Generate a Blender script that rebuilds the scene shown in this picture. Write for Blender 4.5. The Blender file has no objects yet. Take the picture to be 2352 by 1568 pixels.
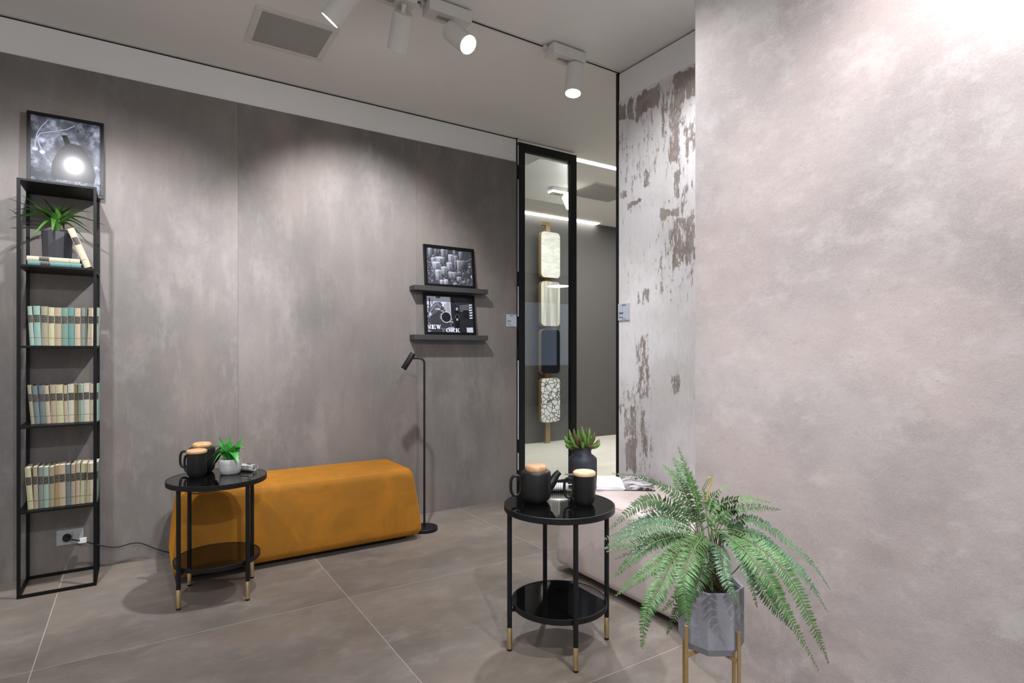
import bpy, bmesh, math, random
import numpy as np
from mathutils import Vector, Matrix

# ------------------------------------------------------------------ camera, world, lights, exposure
S = bpy.context.scene
C = bpy.context.scene.collection
F_PX, CAM_H, YAW = 1330.0, 1.2, math.radians(32.9)
CA, SA = math.cos(YAW), math.sin(YAW)
cam_d = bpy.data.cameras.new('camera'); cam = bpy.data.objects.new('camera', cam_d); C.objects.link(cam)
cam_d.sensor_width = 36.0; cam_d.lens = 36.0 * F_PX / 2352.0
cam_d.shift_y = 24.0 / 2352.0
cam_d.clip_start = 0.05
cam.location = (0, 0, CAM_H); cam.rotation_euler = (math.radians(90), 0, -YAW)
S.camera = cam
S.view_settings.view_transform = 'Standard'; S.view_settings.look = 'None'
S.view_settings.gamma = 1.0; S.view_settings.use_curve_mapping = False
S.view_settings.exposure = 0.2
W = bpy.data.worlds.new('showroom_ambient'); S.world = W; W.use_nodes = True
W.node_tree.nodes['Background'].inputs[0].default_value = (0.93, 0.96, 1.0, 1)
W.node_tree.nodes['Background'].inputs[1].default_value = 0.62

def spot_light(name, loc, aim, watts, size=60, blend=0.7, rad=0.035, col=(0.985, 0.98, 1.0)):
    d = bpy.data.lights.new(name, 'SPOT'); d.energy = watts; d.spot_size = math.radians(size)
    d.spot_blend = blend; d.shadow_soft_size = rad; d.color = col
    o = bpy.data.objects.new(name, d); C.objects.link(o); o.location = loc
    o.rotation_euler = (Vector(aim) - Vector(loc)).to_track_quat('-Z', 'Y').to_euler()
    return o
def area_light(name, loc, aim, watts, sx, sy, col=(1, 1, 1)):
    d = bpy.data.lights.new(name, 'AREA'); d.energy = watts; d.shape = 'RECTANGLE'; d.size = sx; d.size_y = sy; d.color = col
    o = bpy.data.objects.new(name, d); C.objects.link(o); o.location = loc
    o.rotation_euler = (Vector(aim) - Vector(loc)).to_track_quat('-Z', 'Y').to_euler()
    return o
# further lamps of the same tracks, beyond the frame's edge
spot_light('track_lamp_bookcase', (-0.385, 2.66, 2.60), (-0.27, 4.0, 1.20), 105, 80, 0.6, 0.028)
spot_light('track_lamp_front', (0.30, -0.70, 2.80), (0.85, 2.7, 0.4), 160, 74, 0.8)
spot_light('track_lamp_fern', (-0.30, 0.80, 2.85), (1.45, 1.10, 0.40), 90, 46, 0.6, 0.025)
spot_light('track_lamp_panel', (1.22, 0.10, 2.84), (1.80, 0.50, 1.75), 195, 84, 0.9, 0.05)
spot_light('track_lamp_plaster', (1.86, 1.60, 2.86), (2.54, 2.05, 1.75), 75, 92, 0.9)
# area fills added for ambient light in the neighbouring showroom and behind the camera
area_light('fill_light_far', (4.6, 4.9, 2.97), (4.6, 4.9, 0), 95, 3.0, 1.2, (1, 0.98, 0.95))
area_light('fill_light_back', (-0.3, -1.6, 2.93), (0.0, -1.2, 0), 40, 2.5, 1.2)

# ------------------------------------------------------------------ helpers
random.seed(7); rng = np.random.default_rng(5)
WL = {}
def wl(o): return WL.get(o.name, Vector((0, 0, 0)))
class MB:
    def __init__(s): s.v = []; s.f = []; s.mi = []
    def add(s, vs, fs, mi=0):
        b = len(s.v); s.v += [tuple(p) for p in vs]; s.f += [tuple(b + i for i in f) for f in fs]; s.mi += [mi] * len(fs); return s
    def box(s, x0, x1, y0, y1, z0, z1, mi=0):
        vs = [(x, y, z) for z in (z0, z1) for y in (y0, y1) for x in (x0, x1)]
        return s.add(vs, [(0, 2, 3, 1), (4, 5, 7, 6), (0, 1, 5, 4), (2, 6, 7, 3), (0, 4, 6, 2), (1, 3, 7, 5)], mi)
    def obox(s, c, ax, ay, az, mi=0):     # oriented box, half axes
        c, ax, ay, az = map(Vector, (c, ax, ay, az))
        vs = [c + ax * i + ay * j + az * k for k in (-1, 1) for j in (-1, 1) for i in (-1, 1)]
        return s.add(vs, [(0, 2, 3, 1), (4, 5, 7, 6), (0, 1, 5, 4), (2, 6, 7, 3), (0, 4, 6, 2), (1, 3, 7, 5)], mi)
    def lathe(s, prof, c=(0, 0, 0), n=40, mi=0, axis=None):   # prof [(r,z)]
        c = Vector(c)
        if axis is None: ex, ey, ez = Vector((1, 0, 0)), Vector((0, 1, 0)), Vector((0, 0, 1))
        else:
            ez = Vector(axis).normalized(); ex = ez.orthogonal().normalized(); ey = ez.cross(ex)
        vs = []; fs = []
        for r, z in prof:
            for k in range(n):
                a = 2 * math.pi * k / n
                vs.append(c + ex * (r * math.cos(a)) + ey * (r * math.sin(a)) + ez * z)
        for i in range(len(prof) - 1):
            for k in range(n):
                k2 = (k + 1) % n
                fs.append((i * n + k, i * n + k2, (i + 1) * n + k2, (i + 1) * n + k))
        if prof[0][0] > 1e-6: fs.append(tuple(range(n - 1, -1, -1)))
        if prof[-1][0] > 1e-6: fs.append(tuple((len(prof) - 1) * n + k for k in range(n)))
        return s.add(vs, fs, mi)
    def tube(s, path, r, n=10, closed=False, mi=0, cap=True):
        path = [Vector(p) for p in path]; m = len(path)
        rs = r if isinstance(r, (list, tuple)) else [r] * m
        vs = []; fs = []; prev = None
        for i, p in enumerate(path):
            if closed: t = path[(i + 1) % m] - path[i - 1]
            else: t = path[min(i + 1, m - 1)] - path[max(i - 1, 0)]
            t = t.normalized()
            if prev is None: u = t.orthogonal().normalized()
            else:
                u = prev - t * prev.dot(t); u = u.normalized() if u.length > 1e-6 else t.orthogonal().normalized()
            prev = u; w = t.cross(u)
            for k in range(n):
                a = 2 * math.pi * k / n
                vs.append(p + (u * math.cos(a) + w * math.sin(a)) * rs[i])
        for i in range(m if closed else m - 1):
            j = (i + 1) % m
            for k in range(n):
                k2 = (k + 1) % n
                fs.append((i * n + k, i * n + k2, j * n + k2, j * n + k))
        if cap and not closed:
            fs.append(tuple(range(n - 1, -1, -1))); fs.append(tuple((m - 1) * n + k for k in range(n)))
        return s.add(vs, fs, mi)
    def prism(s, poly, z0, z1, mi=0):
        n = len(poly)
        vs = [(x, y, z0) for x, y in poly] + [(x, y, z1) for x, y in poly]
        fs = [tuple(range(n - 1, -1, -1)), tuple(range(n, 2 * n))] + [(i, (i + 1) % n, n + (i + 1) % n, n + i) for i in range(n)]
        return s.add(vs, fs, mi)
    def rbox(s, hx, hy, hz, r, fn=None, na=5, ni=(10, 6, 4), c=(0, 0, 0), mi=0):   # rounded box with grid faces
        def lst(h, n):
            a = [-h + r * (1 - math.cos(math.pi / 2 * i / na)) * 1.0 for i in range(na)]
            a = [-h + r * i / na for i in range(na)]
            inner = [(-h + r) + (2 * h - 2 * r) * i / n for i in range(n + 1)]
            return a + inner + [-q for q in reversed(a)]
        L = [lst(hx, ni[0]), lst(hy, ni[1]), lst(hz, ni[2])]; H = (hx, hy, hz)
        idx = {}; vs = []; fs = []
        def vid(p):
            k = tuple(round(q, 6) for q in p)
            if k not in idx:
                inn = Vector([max(-H[i] + r, min(H[i] - r, p[i])) for i in range(3)]); d = Vector(p) - inn
                q = inn + d.normalized() * r if d.length > 1e-9 else Vector(p)
                if fn: q = fn(q)
                idx[k] = len(vs); vs.append(q + Vector(c))
            return idx[k]
        for ax in range(3):
            u, w = (ax + 1) % 3, (ax + 2) % 3
            for sg in (-1, 1):
                for i in range(len(L[u]) - 1):
                    for j in range(len(L[w]) - 1):
                        q = []
                        for (a, b) in ((i, j), (i + 1, j), (i + 1, j + 1), (i, j + 1)):
                            p = [0, 0, 0]; p[ax] = sg * H[ax]; p[u] = L[u][a]; p[w] = L[w][b]; q.append(vid(p))
                        fs.append(tuple(q if sg > 0 else q[::-1]))
        return s.add(vs, fs, mi)
    def move(s, M):
        s.v = [tuple(M @ Vector(p)) for p in s.v]; return s
    def mesh(s, name, smooth=None, off=Vector((0, 0, 0))):
        me = bpy.data.meshes.new(name)
        me.from_pydata([(p[0] - off[0], p[1] - off[1], p[2] - off[2]) for p in s.v], [], s.f)
        bm = bmesh.new(); bm.from_mesh(me); bmesh.ops.recalc_face_normals(bm, faces=bm.faces); bm.to_mesh(me); bm.free()
        if any(s.mi): me.polygons.foreach_set('material_index', s.mi)
        if smooth is not None:
            me.polygons.foreach_set('use_smooth', [True] * len(me.polygons)); me.set_sharp_from_angle(angle=math.radians(smooth))
        return me
    def build(s, name, mat, parent=None, smooth=None, bevel=0.0, bseg=2):
        off = wl(parent) if parent else Vector((0, 0, 0))
        me = s.mesh(name, smooth, off)
        for m in (mat if isinstance(mat, (list, tuple)) else [mat]): me.materials.append(m)
        o = bpy.data.objects.new(name, me); C.objects.link(o)
        if parent: o.parent = parent; WL[o.name] = off
        if bevel:
            b = o.modifiers.new('bevel', 'BEVEL'); b.width = bevel; b.segments = bseg; b.limit_method = 'ANGLE'; b.angle_limit = math.radians(40)
        return o
def tag(o, label=None, cat=None, group=None, kind=None):
    if label: o['label'] = label
    if cat: o['category'] = cat
    if group: o['group'] = group
    if kind: o['kind'] = kind
    return o
def thing(name, loc, label, cat, group=None):
    o = bpy.data.objects.new(name, None); C.objects.link(o); o.location = loc; o.empty_display_size = 0.05
    WL[o.name] = Vector(loc); return tag(o, label, cat, group)
def bez(P, n):          # Catmull-Rom through points
    P = [Vector(p) for p in P]; Q = [P[0] * 2 - P[1]] + P + [P[-1] * 2 - P[-2]]; out = []
    m = len(P) - 1
    for k in range(n + 1):
        u = k / n * m; i = min(int(u), m - 1); t = u - i
        a, b, c, d = Q[i], Q[i + 1], Q[i + 2], Q[i + 3]
        out.append(0.5 * (2 * b + (c - a) * t + (2 * a - 5 * b + 4 * c - d) * t * t + (3 * b - a - 3 * c + d) * t ** 3))
    return out

def vnoise(h, w, cell, seed, octaves=4):
    r = np.random.default_rng(seed); out = np.zeros((h, w)); amp = 1; tot = 0
    for o in range(octaves):
        gh, gw = int(h / cell) + 3, int(w / cell) + 3; gr = r.random((gh, gw))
        yy = np.arange(h) / cell; xx = np.arange(w) / cell; y0 = yy.astype(int); x0 = xx.astype(int); fy = (yy - y0)[:, None]; fx = (xx - x0)[None, :]
        fy = fy * fy * (3 - 2 * fy); fx = fx * fx * (3 - 2 * fx)
        v = gr[y0][:, x0] * (1 - fy) * (1 - fx) + gr[y0 + 1][:, x0] * fy * (1 - fx) + gr[y0][:, x0 + 1] * (1 - fy) * fx + gr[y0 + 1][:, x0 + 1] * fy * fx
        out += v * amp; tot += amp; amp *= 0.55; cell = max(1.5, cell / 2)
    return out / tot
# ------------------------------------------------------------------ materials
def new_mat(name):
    m = bpy.data.materials.new(name); m.use_nodes = True
    return m, m.node_tree.nodes, m.node_tree.links, m.node_tree.nodes['Principled BSDF']
def rgb(r, g, b):     # sRGB 0-255 to linear
    f = lambda c: (c / 255 / 12.92) if c / 255 <= 0.04045 else ((c / 255 + 0.055) / 1.055) ** 2.4
    return (f(r), f(g), f(b), 1)
def simple(name, col, rough=0.5, metal=0.0, spec=0.5, noise=0.0, nscale=40, bump=0.0, bscale=200, coat=0, sheen=0):
    m, N, L, P = new_mat(name)
    P.inputs['Base Color'].default_value = col; P.inputs['Roughness'].default_value = rough
    P.inputs['Metallic'].default_value = metal; P.inputs['Specular IOR Level'].default_value = spec
    P.inputs['Coat Weight'].default_value = coat; P.inputs['Sheen Weight'].default_value = sheen
    tc = N.new('ShaderNodeTexCoord')
    nz = N.new('ShaderNodeTexNoise'); nz.inputs['Scale'].default_value = nscale; nz.inputs['Detail'].default_value = 5
    L.new(tc.outputs['Object'], nz.inputs['Vector'])
    mr = N.new('ShaderNodeMix'); mr.data_type = 'RGBA'; mr.blend_type = 'MULTIPLY'; mr.inputs[0].default_value = 1
    mr.inputs[6].default_value = col
    rp = N.new('ShaderNodeMapRange'); rp.inputs[3].default_value = 1 - noise; rp.inputs[4].default_value = 1 + noise
    L.new(nz.outputs['Fac'], rp.inputs[0]); L.new(rp.outputs[0], mr.inputs[7]); L.new(mr.outputs[2], P.inputs['Base Color'])
    if bump:
        n2 = N.new('ShaderNodeTexNoise'); n2.inputs['Scale'].default_value = bscale; L.new(tc.outputs['Object'], n2.inputs['Vector'])
        bp = N.new('ShaderNodeBump'); bp.inputs['Strength'].default_value = bump; bp.inputs['Distance'].default_value = 0.002
        L.new(n2.outputs['Fac'], bp.inputs['Height']); L.new(bp.outputs['Normal'], P.inputs['Normal'])
    return m
def math_node(N, L, op, a, b=None, c=None, clamp=False):
    n = N.new('ShaderNodeMath'); n.operation = op; n.use_clamp = clamp
    for i, x in enumerate((a, b, c)):
        if x is None: continue
        if isinstance(x, (int, float)): n.inputs[i].default_value = x
        else: L.new(x, n.inputs[i])
    return n.outputs[0]
def mixc(N, L, fac, a, b):
    n = N.new('ShaderNodeMix'); n.data_type = 'RGBA'
    for i, x in ((0, fac), (6, a), (7, b)):
        if isinstance(x, (int, float)): n.inputs[i].default_value = x
        elif isinstance(x, tuple): n.inputs[i].default_value = x
        else: L.new(x, n.inputs[i])
    return n.outputs[2]
def noise(N, L, vec, scale, detail=6, rough=0.55, dist=0.0):
    n = N.new('ShaderNodeTexNoise'); n.inputs['Scale'].default_value = scale; n.inputs['Detail'].default_value = detail
    n.inputs['Roughness'].default_value = rough; n.inputs['Distortion'].default_value = dist
    L.new(vec, n.inputs['Vector']); return n.outputs['Fac']
def ramp(N, L, f, lo, hi):
    n = N.new('ShaderNodeMapRange'); n.interpolation_type = 'SMOOTHSTEP'; n.inputs[1].default_value = lo; n.inputs[2].default_value = hi
    L.new(f, n.inputs[0]); return n.outputs[0]
def concrete(name, dark, mid, light, warm, rough=0.55, stretch=(1, 1, 1), big=1.6, rnd=6.0, speck=0.5, spec=0.3, bump=0.15, brush=(1, 1, 0.25)):
    m, N, L, P = new_mat(name)
    g = N.new('ShaderNodeNewGeometry'); oi = N.new('ShaderNodeObjectInfo')
    mp = N.new('ShaderNodeMapping'); mp.inputs['Scale'].default_value = stretch
    ad = N.new('ShaderNodeVectorMath'); ad.operation = 'MULTIPLY_ADD'
    cx = N.new('ShaderNodeCombineXYZ')
    for i in range(3): L.new(oi.outputs['Random'], cx.inputs[i])
    L.new(cx.outputs[0], ad.inputs[0]); ad.inputs[1].default_value = (rnd, rnd * 1.7, rnd * 0.6); L.new(g.outputs['Position'], ad.inputs[2])
    L.new(ad.outputs[0], mp.inputs['Vector']); v = mp.outputs[0]
    a = noise(N, L, v, big, 8, 0.62); b = noise(N, L, v, big * 3.1, 9, 0.7, 0.15); c = noise(N, L, v, big * 0.9 + 0.37, 5, 0.55)
    f = noise(N, L, ad.outputs[0], 70, 6, 0.8)
    mp2 = N.new('ShaderNodeMapping'); mp2.inputs['Scale'].default_value = brush; L.new(ad.outputs[0], mp2.inputs['Vector'])
    st = noise(N, L, mp2.outputs[0], 14, 7, 0.72); gr = noise(N, L, ad.outputs[0], 260, 3, 0.7)
    blotch = noise(N, L, v, big * 7, 8, 0.75)
    col = mixc(N, L, ramp(N, L, a, 0.34, 0.66), dark, mid)
    col = mixc(N, L, math_node(N, L, 'MULTIPLY', ramp(N, L, c, 0.46, 0.66), 0.7), col, warm)
    col = mixc(N, L, math_node(N, L, 'MULTIPLY', ramp(N, L, b, 0.48, 0.72), 0.55), col, light)
    col = mixc(N, L, math_node(N, L, 'MULTIPLY', ramp(N, L, st, 0.50, 0.72), 0.38), col, light)
    col = mixc(N, L, math_node(N, L, 'MULTIPLY', ramp(N, L, st, 0.48, 0.28), 0.38), col, dark)
    col = mixc(N, L, math_node(N, L, 'MULTIPLY', math_node(N, L, 'MULTIPLY', ramp(N, L, f, 0.52, 0.66), ramp(N, L, blotch, 0.5, 0.62)), speck), col, dark)
    col = mixc(N, L, math_node(N, L, 'MULTIPLY', ramp(N, L, gr, 0.40, 0.70), 0.22), col, light)
    L.new(col, P.inputs['Base Color']); P.inputs['Specular IOR Level'].default_value = spec
    rr = N.new('ShaderNodeMapRange'); rr.inputs[3].default_value = rough - 0.1; rr.inputs[4].default_value = rough + 0.12
    L.new(b, rr.inputs[0]); L.new(rr.outputs[0], P.inputs['Roughness'])
    bp = N.new('ShaderNodeBump'); bp.inputs['Strength'].default_value = bump; bp.inputs['Distance'].default_value = 0.004
    L.new(f, bp.inputs['Height']); L.new(bp.outputs['Normal'], P.inputs['Normal'])
    return m
def emit(name, col, strength):
    m, N, L, P = new_mat(name); P.inputs['Base Color'].default_value = (0.8, 0.8, 0.8, 1)
    P.inputs['Emission Color'].default_value = col; P.inputs['Emission Strength'].default_value = strength; return m

M = {}
M['wall_slab'] = concrete('taupe_concrete_slab', rgb(97, 93, 91), rgb(115, 110, 107), rgb(132, 127, 124), rgb(122, 111, 104), 0.62, (1.0, 1.0, 0.55), 1.5, 7, 0.8)
M['panel_slab'] = concrete('pale_concrete_slab', rgb(145, 137, 135), rgb(168, 161, 159), rgb(187, 182, 181), rgb(172, 158, 154), 0.6, (1, 0.8, 1.0), 2.0, 3, 0.7, 0.3, 0.2, (1, 0.6, 1))
M['floor_tile'] = concrete('taupe_floor_tile', rgb(100, 93, 87), rgb(122, 114, 108), rgb(146, 138, 131), rgb(124, 112, 100), 0.42, (0.7, 1.0, 1.0), 2.0, 9, 0.7, 0.4, 0.06, (0.45, 1, 1))
M['grout'] = simple('pale_grout', rgb(172, 166, 160), 0.8, noise=0.1)
M['far_floor'] = concrete('cream_floor_tile', rgb(196, 192, 182), rgb(212, 209, 199), rgb(222, 220, 212), rgb(206, 200, 184), 0.45, (0.4, 1, 1), 1.2, 5, 0.15)
M['white_paint'] = simple('white_paint', rgb(222, 220, 217), 0.7, noise=0.02, nscale=8)
M['ceiling_paint'] = simple('ceiling_paint', rgb(220, 217, 213), 0.8, noise=0.02, nscale=6)
M['far_wall'] = simple('charcoal_wallpaper', rgb(86, 84, 82), 0.75, noise=0.10, nscale=60, bump=0.2, bscale=300)
M['black_metal'] = simple('black_powder_coat', rgb(17, 17, 18), 0.45, spec=0.3, noise=0.08, nscale=120, bump=0.05)
M['dark_void'] = simple('dark_gap', rgb(12, 12, 12), 0.9)
M['shelf_metal'] = simple('black_satin_metal', rgb(11, 11, 13), 0.45, spec=0.18, noise=0.08, nscale=100)
M['led'] = emit('led_diffuser', (1, 0.98, 0.93, 1), 13.0)
M['lens'] = emit('lamp_lens', (1, 0.98, 0.95, 1), 30.0)
M['fixture'] = simple('fixture_white', rgb(205, 202, 195), 0.5, noise=0.03)
M['fixture_slot'] = simple('fixture_slot_brown', rgb(110, 95, 90), 0.7)
M['brass'] = simple('brushed_brass', rgb(206, 182, 138), 0.35, 1.0, noise=0.08, nscale=150)
M['gold_paint'] = simple('gold_paint', rgb(160, 134, 90), 0.4, 0.4, noise=0.1, nscale=90)
M['rubber'] = simple('black_rubber', rgb(16, 16, 17), 0.7)
M['black_glass'] = simple('black_glass', rgb(9, 9, 10), 0.03, spec=0.6)
M['ceramic'] = simple('matte_black_ceramic', rgb(23, 23, 24), 0.42, spec=0.35, noise=0.08, nscale=160, bump=0.04, bscale=500)
M['steel'] = simple('steel', rgb(150, 150, 152), 0.25, 1.0)
M['lamp_black'] = simple('matte_black_lamp', rgb(20, 20, 22), 0.5, spec=0.3, noise=0.05)
M['ledge'] = simple('charcoal_ledge', rgb(54, 53, 56), 0.5, noise=0.05)
M['frame'] = simple('black_picture_frame', rgb(15, 15, 16), 0.35, spec=0.2, noise=0.1, nscale=120)

def wood(name, c1, c2):
    m, N, L, P = new_mat(name); tc = N.new('ShaderNodeTexCoord'); mp = N.new('ShaderNodeMapping'); mp.inputs['Scale'].default_value = (22, 190, 60)
    L.new(tc.outputs['Object'], mp.inputs['Vector']); f = noise(N, L, mp.outputs[0], 1.0, 6, 0.6, 1.5)
    L.new(mixc(N, L, ramp(N, L, f, 0.35, 0.68), c1, c2), P.inputs['Base Color']); P.inputs['Roughness'].default_value = 0.5
    return m
M['wood'] = wood('pale_wood', rgb(200, 160, 118), rgb(170, 126, 86))
M['wood_light'] = wood('light_beech', rgb(206, 178, 142), rgb(190, 156, 116))
def velvet(name, c1, c2, sheen, scol, rough=0.75, sc=4):
    m, N, L, P = new_mat(name); tc = N.new('ShaderNodeTexCoord')
    f = noise(N, L, tc.outputs['Object'], sc, 7, 0.65, 1.2); f2 = noise(N, L, tc.outputs['Object'], 420, 3)
    col = mixc(N, L, ramp(N, L, f, 0.38, 0.68), c1, c2); col = mixc(N, L, math_node(N, L, 'MULTIPLY', f2, 0.25), col, c1)
    L.new(col, P.inputs['Base Color']); P.inputs['Roughness'].default_value = rough; P.inputs['Specular IOR Level'].default_value = 0.15
    P.inputs['Sheen Weight'].default_value = sheen; P.inputs['Sheen Tint'].default_value = scol; P.inputs['Sheen Roughness'].default_value = 0.35
    bp = N.new('ShaderNodeBump'); bp.inputs['Strength'].default_value = 0.15; bp.inputs['Distance'].default_value = 0.001
    L.new(f2, bp.inputs['Height']); L.new(bp.outputs['Normal'], P.inputs['Normal'])
    return m
M['orange'] = velvet('ochre_velvet', rgb(140, 94, 32), rgb(160, 106, 32), 0.5, rgb(240, 160, 40))
M['pink'] = velvet('pale_blush_velvet', rgb(186, 172, 168), rgb(196, 184, 180), 0.35, rgb(240, 225, 220))
M['seam_orange'] = simple('ochre_piping', rgb(176, 110, 20), 0.8)
M['seam_pink'] = simple('blush_piping', rgb(190, 172, 164), 0.8)
def leafmat(name, c1, c2, rough=0.4, sc=8, trans=0.15):
    m, N, L, P = new_mat(name); tc = N.new('ShaderNodeTexCoord'); f = noise(N, L, tc.outputs['Object'], sc, 5)
    L.new(mixc(N, L, ramp(N, L, f, 0.35, 0.65), c1, c2), P.inputs['Base Color']); P.inputs['Roughness'].default_value = rough
    P.inputs['Specular IOR Level'].default_value = 0.45
    return m
M['fern'] = leafmat('fern_green', rgb(56, 90, 45), rgb(82, 120, 68), 0.36, 9)
M['fern_cool'] = leafmat('fern_cool_green', rgb(62, 95, 66), rgb(92, 126, 94), 0.34, 9)
M['fern_dark'] = leafmat('fern_dark_green', rgb(35, 64, 30), rgb(56, 88, 46), 0.4, 9)
M['fern_stalk'] = simple('fern_stalk', rgb(88, 74, 52), 0.6, noise=0.3, nscale=60)
M['fern_stalk_green'] = simple('fern_stalk_green', rgb(104, 124, 74), 0.6, noise=0.2, nscale=60)
M['fiddle'] = simple('young_frond_yellow', rgb(168, 142, 70), 0.6)
M['dracaena'] = leafmat('blade_green', rgb(44, 84, 26), rgb(72, 122, 44), 0.4, 10)
M['succulent'] = leafmat('bright_leaf_green', rgb(44, 128, 48), rgb(84, 168, 72), 0.38, 14)
M['soil'] = simple('dark_soil', rgb(34, 26, 22), 0.95, noise=0.5, nscale=80, bump=0.8, bscale=120)
M['planter'] = concrete('grey_concrete_planter', rgb(126, 126, 134), rgb(142, 142, 150), rgb(154, 154, 162), rgb(136, 134, 140), 0.7, (1, 1, 1), 6, 2, 0.2)
M['white_pot'] = concrete('pale_concrete_pot', rgb(168, 168, 168), rgb(184, 184, 183), rgb(196, 196, 195), rgb(178, 176, 172), 0.6, (1, 1, 1), 14, 2, 0.2)
M['vase'] = simple('slate_blue_vase', rgb(44, 47, 58), 0.55, noise=0.22, nscale=30, bump=0.12, bscale=220)
M['grey_pot'] = simple('anthracite_pot', rgb(48, 48, 54), 0.45, noise=0.05)
M['paper'] = simple('page_paper', rgb(206, 198, 178), 0.85, noise=0.08, nscale=90)
M['plastic_grey'] = simple('silver_grey_plastic', rgb(158, 158, 160), 0.4, noise=0.02)
M['plastic_white'] = simple('white_plastic', rgb(226, 226, 226), 0.4)
M['card'] = simple('pale_blue_card', rgb(172, 180, 190), 0.35, noise=0.02)
M['ink'] = simple('printed_ink', rgb(62, 64, 72), 0.6)
M['glass'] = None
def glassmat():
    m = bpy.data.materials.new('clear_glass'); m.use_nodes = True; N = m.node_tree.nodes; L = m.node_tree.links; N.remove(N['Principled BSDF'])
    t = N.new('ShaderNodeBsdfTransparent'); t.inputs[0].default_value = (0.90, 0.92, 0.91, 1)
    g = N.new('ShaderNodeBsdfGlossy'); g.inputs['Roughness'].default_value = 0.01
    fr = N.new('ShaderNodeFresnel'); fr.inputs['IOR'].default_value = 1.5
    mx = N.new('ShaderNodeMixShader'); L.new(fr.outputs[0], mx.inputs[0]); L.new(t.outputs[0], mx.inputs[1]); L.new(g.outputs[0], mx.inputs[2])
    L.new(mx.outputs[0], N['Material Output'].inputs[0]); return m
M['glass'] = glassmat()

# distressed plaster: pale coat with worn brown-grey patches, patch places given in wall metres (y, z)
def distressed():
    m, N, L, P = new_mat('distressed_plaster')
    g = N.new('ShaderNodeNewGeometry'); sp = N.new('ShaderNodeSeparateXYZ'); L.new(g.outputs['Position'], sp.inputs[0])
    mp = N.new('ShaderNodeMapping'); mp.inputs['Scale'].default_value = (1, 1, 0.33); L.new(g.outputs['Position'], mp.inputs['Vector']); vs = mp.outputs[0]
    mp2 = N.new('ShaderNodeMapping'); mp2.inputs['Scale'].default_value = (1, 1, 0.12); L.new(g.outputs['Position'], mp2.inputs['Vector']); vl = mp2.outputs[0]
    n1 = noise(N, L, vs, 40, 10, 0.8, 0.15); n2 = noise(N, L, vl, 60, 6, 0.7); n3 = noise(N, L, g.outputs['Position'], 9, 8, 0.7, 0.5)
    big = noise(N, L, g.outputs['Position'], 3.0, 6, 0.6)
    wa = N.new('ShaderNodeAttribute'); wa.attribute_name = 'wear'; tot = wa.outputs['Fac']
    val = math_node(N, L, 'ADD', math_node(N, L, 'MULTIPLY', n1, 0.85), math_node(N, L, 'MULTIPLY', n2, 0.45))
    val = math_node(N, L, 'ADD', val, math_node(N, L, 'MULTIPLY', tot, 0.36))
    mask = ramp(N, L, val, 0.825, 0.85)
    base = mixc(N, L, ramp(N, L, big, 0.35, 0.65), rgb(202, 199, 198), rgb(218, 216, 218))
    base = mixc(N, L, math_node(N, L, 'MULTIPLY', ramp(N, L, n2, 0.5, 0.75), 0.35), base, rgb(180, 174, 170))
    base = mixc(N, L, math_node(N, L, 'MULTIPLY', ramp(N, L, n1, 0.52, 0.68), 0.35), base, rgb(166, 160, 156))
    worn = mixc(N, L, ramp(N, L, n3, 0.4, 0.6), rgb(128, 114, 106), rgb(146, 138, 134))
    col = mixc(N, L, math_node(N, L, 'MULTIPLY', mask, 0.92), base, worn)
    L.new(col, P.inputs['Base Color']); P.inputs['Roughness'].default_value = 0.7; P.inputs['Specular IOR Level'].default_value = 0.25
    bp = N.new('ShaderNodeBump'); bp.inputs['Strength'].default_value = 0.35; bp.inputs['Distance'].default_value = -0.003
    L.new(mask, bp.inputs['Height']); L.new(bp.outputs['Normal'], P.inputs['Normal'])
    return m
XP = 2.54        # painted wall plane
def on_x(px, py, X):       # where a sight line through the photograph meets a wall plane (measuring aid)
    r = (px - 1176) / F_PX; u = -(py - 808) / F_PX
    d = (r * CA + SA, -r * SA + CA, u); t = X / d[0]; return (d[1] * t, CAM_H + u * t)
def on_z(px, py, z):
    r = (px - 1176) / F_PX; u = -(py - 808) / F_PX
    t = (z - CAM_H) / u; return Vector(((r * CA + SA) * t, (-r * SA + CA) * t, z))
def at(px, py, fw):
    r = (px - 1176) / F_PX * fw; return Vector((r * CA + fw * SA, -r * SA + fw * CA, CAM_H - (py - 808) / F_PX * fw))
PATCHES = []
for (x0, y0, x1, y1, w) in [(1463, 207, 1511, 262, .92), (1420, 236, 1439, 278, .8), (1442, 222, 1456, 270, .8), (1543, 160, 1600, 232, .62),
        (1536, 205, 1560, 372, .58), (1515, 195, 1540, 330, .42), (1570, 285, 1600, 350, .52), (1478, 388, 1493, 420, .6), (1548, 388, 1562, 450, .6),
        (1516, 478, 1562, 499, .66), (1545, 495, 1597, 605, .54), (1535, 520, 1552, 590, .48), (1465, 664, 1490, 700, .45), (1463, 770, 1492, 920, .46),
        (1434, 932, 1460, 1000, .56), (1436, 1005, 1462, 1085, .62), (1470, 940, 1486, 1060, .5), (1423, 440, 1440, 460, .5), (1540, 860, 1562, 900, .4),
        (1442, 460, 1472, 472, .7), (1424, 250, 1600, 420, .27), (1500, 420, 1600, 700, .30), (1424, 870, 1500, 1100, .30), (1424, 420, 1500, 700, .15)]:
    w = w * 1.17
    a = on_x(x0, y0, XP); b = on_x(x1, y1, XP); c2 = on_x(x0, y1, XP); d2 = on_x(x1, y0, XP)
    zt = (a[1] + d2[1]) / 2; zb = (b[1] + c2[1]) / 2
    PATCHES.append(((a[0] + b[0]) / 2, (zt + zb) / 2, abs(a[0] - b[0]) / 2, abs(zt - zb) / 2, w))
M['distressed'] = distressed()

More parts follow.
